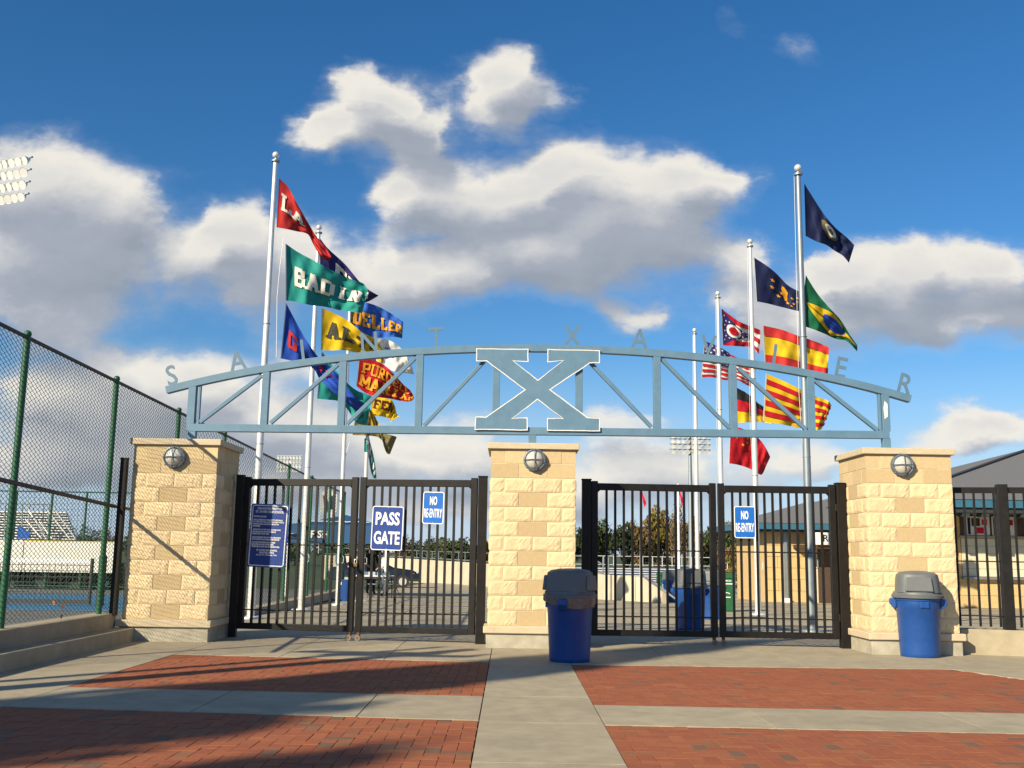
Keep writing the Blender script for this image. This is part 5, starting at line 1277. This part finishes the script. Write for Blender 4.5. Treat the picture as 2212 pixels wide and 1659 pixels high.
# aluminium grandstand
gs_ = empty('grandstand', (xpx(40, 80), 80, gz(80))); tag(gs_, 'aluminium grandstand with stair rails and a blue panel, seen through the left fence', 'grandstand')
u_ = 80/F
def gp(px, py): p = at(px, py, 80); return Vector((p.x-gs_.location.x, 0, p.z-gs_.location.z))
for i in range(12):
    a = gp(-90+0*i, 1168-i*6.2); b = gp(168-i*8.0, 1168-i*6.2)
    MB().box((a.x, i*.5-.2, a.z), (b.x, i*.5+.12, a.z+.07)).build('seat_plank', 'aluminium', gs_)
    MB().box((a.x, i*.5+.13, a.z-.25), (b.x, i*.5+.16, a.z-.02)).build('riser', 'aluminium_dull', gs_)
for (xa1, ya1, xb1, yb1) in ((62, 1091, 110, 1164), (68, 1106, 82, 1118), (60, 1122, 100, 1164), (115, 1091, 172, 1164), (108, 1104, 160, 1164), (90, 1128, 122, 1164)):
    a, b = gp(xa1, ya1), gp(xb1, yb1); MB().tube([(a.x, -.4, a.z), (b.x, -.8, b.z)], .06, 6).build('hand_rail', 'aluminium', gs_)
for px, y0_, y1v in ((60, 1165, 1085), (45, 1165, 1085), (90, 1165, 1088), (102, 1165, 1088), (8, 1165, 1085), (-30, 1165, 1085)):
    a, b = gp(px, y0_), gp(px, y1v); MB().tube([(a.x, .3, a.z-1.5), (b.x, .3, b.z)], .06, 6).build('upright', 'aluminium_dull', gs_)
a, b = gp(-60, 1086), gp(112, 1089); MB().tube([(a.x, .3, a.z), (b.x, .3, b.z)], .06, 6).build('top_rail', 'aluminium_dull', gs_)
a, b, c_, d_ = gp(52, 1136), gp(76, 1150), gp(76, 1164), gp(50, 1164)
MB().prism([(q_.x, q_.z) for q_ in (a, b, c_, d_)], -1.0, -.9).build('blue_panel', 'flag_royal', gs_)

# ------------------------------------------------------------------ tent, table, chairs, car, people
TYY = 38
tn = empty('canopy_tent', (xpx(744, TYY), TYY, gz(TYY))); tag(tn, 'blue pop up canopy tent with white lettering behind the left gates', 'tent')
W2 = 1.75
zv = at(744, 1174, TYY-1.7).z-gz(TYY); ze = zv+.62; zp = at(740, 1112, TYY).z-gz(TYY)
mb = MB(); n = 8
ring = [(-W2, -W2), (0, -W2), (W2, -W2), (W2, 0), (W2, W2), (0, W2), (-W2, W2), (-W2, 0)]
vs = [(x, y, ze-(.10 if i % 2 else 0)) for i, (x, y) in enumerate(ring)] + [(x*.5, y*.5, ze+(zp-ze)*.42) for x, y in ring] + [(0, 0, zp)]
fs = [(i, (i+1) % n, (i+1) % n+n, i+n) for i in range(n)] + [(i+n, (i+1) % n+n, 16) for i in range(n)]
mb.add(vs, fs).build('roof', 'tent_blue', tn)
mb = MB()
for i in range(4):
    a, b = ring[i*2], ring[(i*2+2) % 8]
    mb.add([(a[0]*1.003, a[1]*1.003, ze), (b[0]*1.003, b[1]*1.003, ze), (b[0]*1.01, b[1]*1.01, zv), (a[0]*1.01, a[1]*1.01, zv)], [(0, 1, 2, 3)])
mb.build('valance', 'tent_blue', tn)
for x in (-1, 1):
    for y in (-1, 1): MB().box((x*W2*.97-.03, y*W2*.97-.03, 0), (x*W2*.97+.03, y*W2*.97+.03, ze)).build('leg', 'sign_white', tn)
me = text_mesh('FISH', .34, 'sign_white', off=.01); obj('lettering', me, tn, (-.6, -W2*1.03, (ze+zv)/2-.02))
MB().lathe([(.13, -.01), (.13, .01)], n=16).build('round_mark', 'sign_white', tn).location = (-1.55, -W2*1.04, (ze+zv)/2)
for (xx, zz, w__) in ((-.75, .62, .55), (.0, .55, .3), (.6, .58, .5)):
    o = MB().add([(xx-w__, -W2*.72, ze+(zp-ze)*.26+.02), (xx-w__*.4, -W2*.60, ze+(zp-ze)*.36+.02), (xx+w__*.4, -W2*.58, ze+(zp-ze)*.37+.02), (xx+w__, -W2*.76, ze+(zp-ze)*.22+.02), (xx, -W2*.66, ze+(zp-ze)*.31)], [(0, 4, 1), (4, 2, 1), (4, 3, 2)]).build('roof_print', 'sign_white', tn)
xf = empty('flag', at(695, 1062, 41)); tag(xf, 'small white pennant with dark marks above the tent roof', 'flag')
MB().add([(0, 0, 0), (.30, .05, .12), (.62, 0, -.1), (.60, .06, -.75), (.48, .0, -1.15), (.30, .08, -.8), (.02, .0, -.85)], [(0, 6, 5, 1), (1, 5, 3, 2), (5, 4, 3)]).build('cloth', 'flag_white', xf)
for a_ in ((.10, -.15, .2, -.75), (.34, -.1, .42, -.7)): MB().bar((a_[0], -.03, a_[1]), (a_[2], -.03, a_[3]), .09, .01).build('mark', 'door_brown' if a_[0] < .2 else 'flag_navy', xf)
MB().tube([(-.02, 0, .1), (-.02, 0, -2.4)], .02, 6).build('staff', 'aluminium', xf)
# folding table and chairs
p = gs(806, 1291); tb = empty('folding_table', (p.x, p.y, p.z), R(5)); tag(tb, 'white topped folding table under the tent', 'table')
MB().box((-.75, -.35, .70), (.75, .35, .745)).build('table_top', 'sign_white', tb, bevel=.006)
for x in (-.62, .62):
    for y in (-.28, .28): MB().tube([(x, y, 0), (x*.96, y, .70)], .014, 6).build('leg', 'rail_dark', tb)
def chair(px, py, rz, lb):
    p = gs(px, py); t = empty('folding_chair', p, rz); tag(t, lb, 'chair', 'folding chairs by the tent')
    MB().box((-.21, -.2, .44), (.21, .2, .46)).build('seat', 'aluminium_dull', t, bevel=.004)
    MB().box((-.21, .20, .62), (.21, .22, .86)).build('backrest', 'aluminium_dull', t, bevel=.004)
    for x in (-.2, .2):
        MB().tube([(x, -.25, 0), (x, .21, .88)], .012, 6).build('front_leg', 'rail_dark', t); MB().tube([(x, .25, 0), (x, -.15, .44)], .012, 6).build('rear_leg', 'rail_dark', t)
chair(812, 1291, R(160), 'grey folding chair in front of the standing person')
chair(790, 1290, R(195), 'grey folding chair at the left end of the table')
chair(846, 1292, R(120), 'grey folding chair right of the standing person')
def car():
    p = gs(800, 1268); t = empty('parked_car', (p.x+.2, p.y, p.z), R(8)); tag(t, 'dark blue car parked behind the tent, nose pointing right', 'car')
    L2 = 2.35
    side = [(-L2, .35), (-L2-.02, .8), (-L2+.1, 1.0), (-1.75, 1.05), (-1.1, 1.42), (.1, 1.45), (.95, 1.02), (1.9, .90), (2.25, .74), (2.36, .55), (2.33, .32)]
    def loft(sec, hw):
        mb = MB(); n = len(sec); vs = []
        ys = (-hw, -hw*.93, hw*.93, hw)
        for k, y in enumerate(ys):
            for (x, z) in sec:
                edge = k in (0, 3); zz = z
                yy = y
                if z > 1.0: yy = y*(1-.16*(z-1.0)/.45)
                vs.append((x*(1-.02*edge)*(1 - (.03 if edge else 0)), yy, zz-(.05 if edge and z > .6 else 0)))
        fs = [(k*n+i, k*n+(i+1) % n, (k+1)*n+(i+1) % n, (k+1)*n+i) for k in range(3) for i in range(n)]
        fs += [tuple(range(n))[::-1], tuple(range(3*n, 4*n))]
        return mb.add(vs, fs)
    loft(side, .9).build('body', 'car_paint', t, smooth=True, bevel=.03)
    for y in (-1, 1):
        MB().prism([(-1.55, 1.06), (-1.05, 1.36), (-.35, 1.38), (-.35, 1.03)], y*.885-.01, y*.885+.01).build('side_window', 'car_glass', t)
        MB().prism([(-.28, 1.03), (-.28, 1.38), (.08, 1.39), (.82, 1.02)], y*.885-.01, y*.885+.01).build('side_window', 'car_glass', t)
        MB().sphere((2.12, y*.72, .74), .14, 12, 8, (1, 1.1, .55)).build('headlight', 'head_light', t, smooth=True)
        MB().sphere((1.96, y*.86, .72), .09, 10, 6, (1.2, .5, .6)).build('indicator', 'amber', t, smooth=True)
        MB().sphere((.62, y*1.0, 1.05), .10, 10, 6, (.8, 1, .7)).build('mirror', 'car_paint', t, smooth=True)
        for x in (-1.45, 1.42):
            wv_ = MB().tube([(x, y*.72, .32), (x, y*.92, .32)], .33, 20).build('wheel', 'rubber', t, smooth=True)
            MB().tube([(x, y*.90, .32), (x, y*.935, .32)], .2, 14).build('rim', 'aluminium', wv_, smooth=True)
    MB().add([(.12, -.70, 1.44), (.92, -.76, 1.045), (.92, .76, 1.045), (.12, .70, 1.44)], [(0, 1, 2, 3)]).build('windscreen', 'car_glass', t).location.z = .012
    MB().box((2.30, -.4, .42), (2.372, .4, .56)).build('grille', 'rubber', t)
car()
def person(loc, rz, label, top, trousers, pose, hair='hair', h_=1.74):
    s_ = h_/1.75; V = []; E = []; Rr = []
    def a(p, r_, par=None):
        V.append(p); Rr.append(r_)
        if par is not None: E.append((par, len(V)-1))
        return len(V)-1
    pel = a((0, 0, .95), .15); wst = a((0, 0, 1.1), .135, pel); ch = a((0, .01, 1.30), .16, wst); nk0 = a((0, .01, 1.46), .085, ch); nk = a((0, -.01, 1.52), .055, nk0)
    hd1 = a((0, -.02, 1.60), .085, nk); hd2 = a((0, -.01, 1.68), .088, hd1)
    for d in (-1, 1):
        hp = a((d*.09, 0, .90), .105, pel); kn = a((d*.11, -.03-.05*pose[0]*d, .50), .068, hp); an = a((d*.12, .02-.08*pose[0]*d, .10), .045, kn); a((d*.13, -.12-.08*pose[0]*d, .04), .04, an)
        sh = a((d*.19, .01, 1.42), .07, nk0); el = a((d*.25, .03+pose[1]*-.1, 1.14), .045, sh)
        wr_ = a((d*.23, -.08-.16*pose[1], .93+.18*pose[1]), .032, el); hn = a((d*.22, -.14-.2*pose[1], .87+.22*pose[1]), .036, wr_)
        for q_ in range(4): a((d*(.20+.014*q_), -.19-.2*pose[1], .82+.20*pose[1]+.006*q_), .010, hn)
    me = bpy.data.meshes.new('p'); me.from_pydata(V, E, []); o = bpy.data.objects.new('p', me); col.objects.link(o)
    sk = o.modifiers.new('s', 'SKIN'); 
    for i, r_ in enumerate(Rr): me.skin_vertices[0].data[i].radius = (r_, r_)
    me.skin_vertices[0].data[0].use_root = True
    sb = o.modifiers.new('d', 'SUBSURF'); sb.levels = sb.render_levels = 2
    bpy.context.view_layer.update(); dg = bpy.context.evaluated_depsgraph_get()
    m2 = bpy.data.meshes.new_from_object(o.evaluated_get(dg)); bpy.data.objects.remove(o)
    m2.materials.clear()
    for k in ('skin', top, trousers, 'rubber'): m2.materials.append(M[k])
    for f_ in m2.polygons:
        c = f_.center; z = c.z
        arm = abs(c.x) > .155 and z < 1.45
        if z > 1.49: k = 0
        elif z < .09: k = 3
        elif arm and c.y < -.10 and z > .7: k = 0
        elif z < .98 and not (abs(c.x) > .2 and z > .8): k = 2
        else: k = 1
        f_.material_index = k; f_.use_smooth = True
    t = empty('person', loc, rz); t.scale = (s_,)*3; tag(t, label, 'person', 'people by the tent')
    obj('body', m2, t)
    MB().sphere((0, .02, 1.695), .112, 14, 10, (.92, 1.0, .95)).build('hair', hair, t, smooth=True)
    MB().sphere((0, -.108, 1.625), .018, 8, 6, (.8, 1, 1.2)).build('nose', 'skin', t, smooth=True)
    return t
bpy.context.scene.view_layers[0].update()
p = gs(829, 1289); person(p, R(-70), 'person in white shirt and jeans standing by the folding chairs, facing left', 'shirt_white', 'denim', (.5, .4))
p = gs(800, 1284); person(p, R(30), 'person in dark clothes standing behind the fourth flagpole', 'dark_cloth', 'dark_cloth', (.3, .8), h_=1.78)
p = gs(722, 1290); person((p.x, p.y+1, p.z), R(60), 'person in blue clothes under the tent, left of where the gates meet', 'denim', 'denim', (.2, .6), h_=1.7)
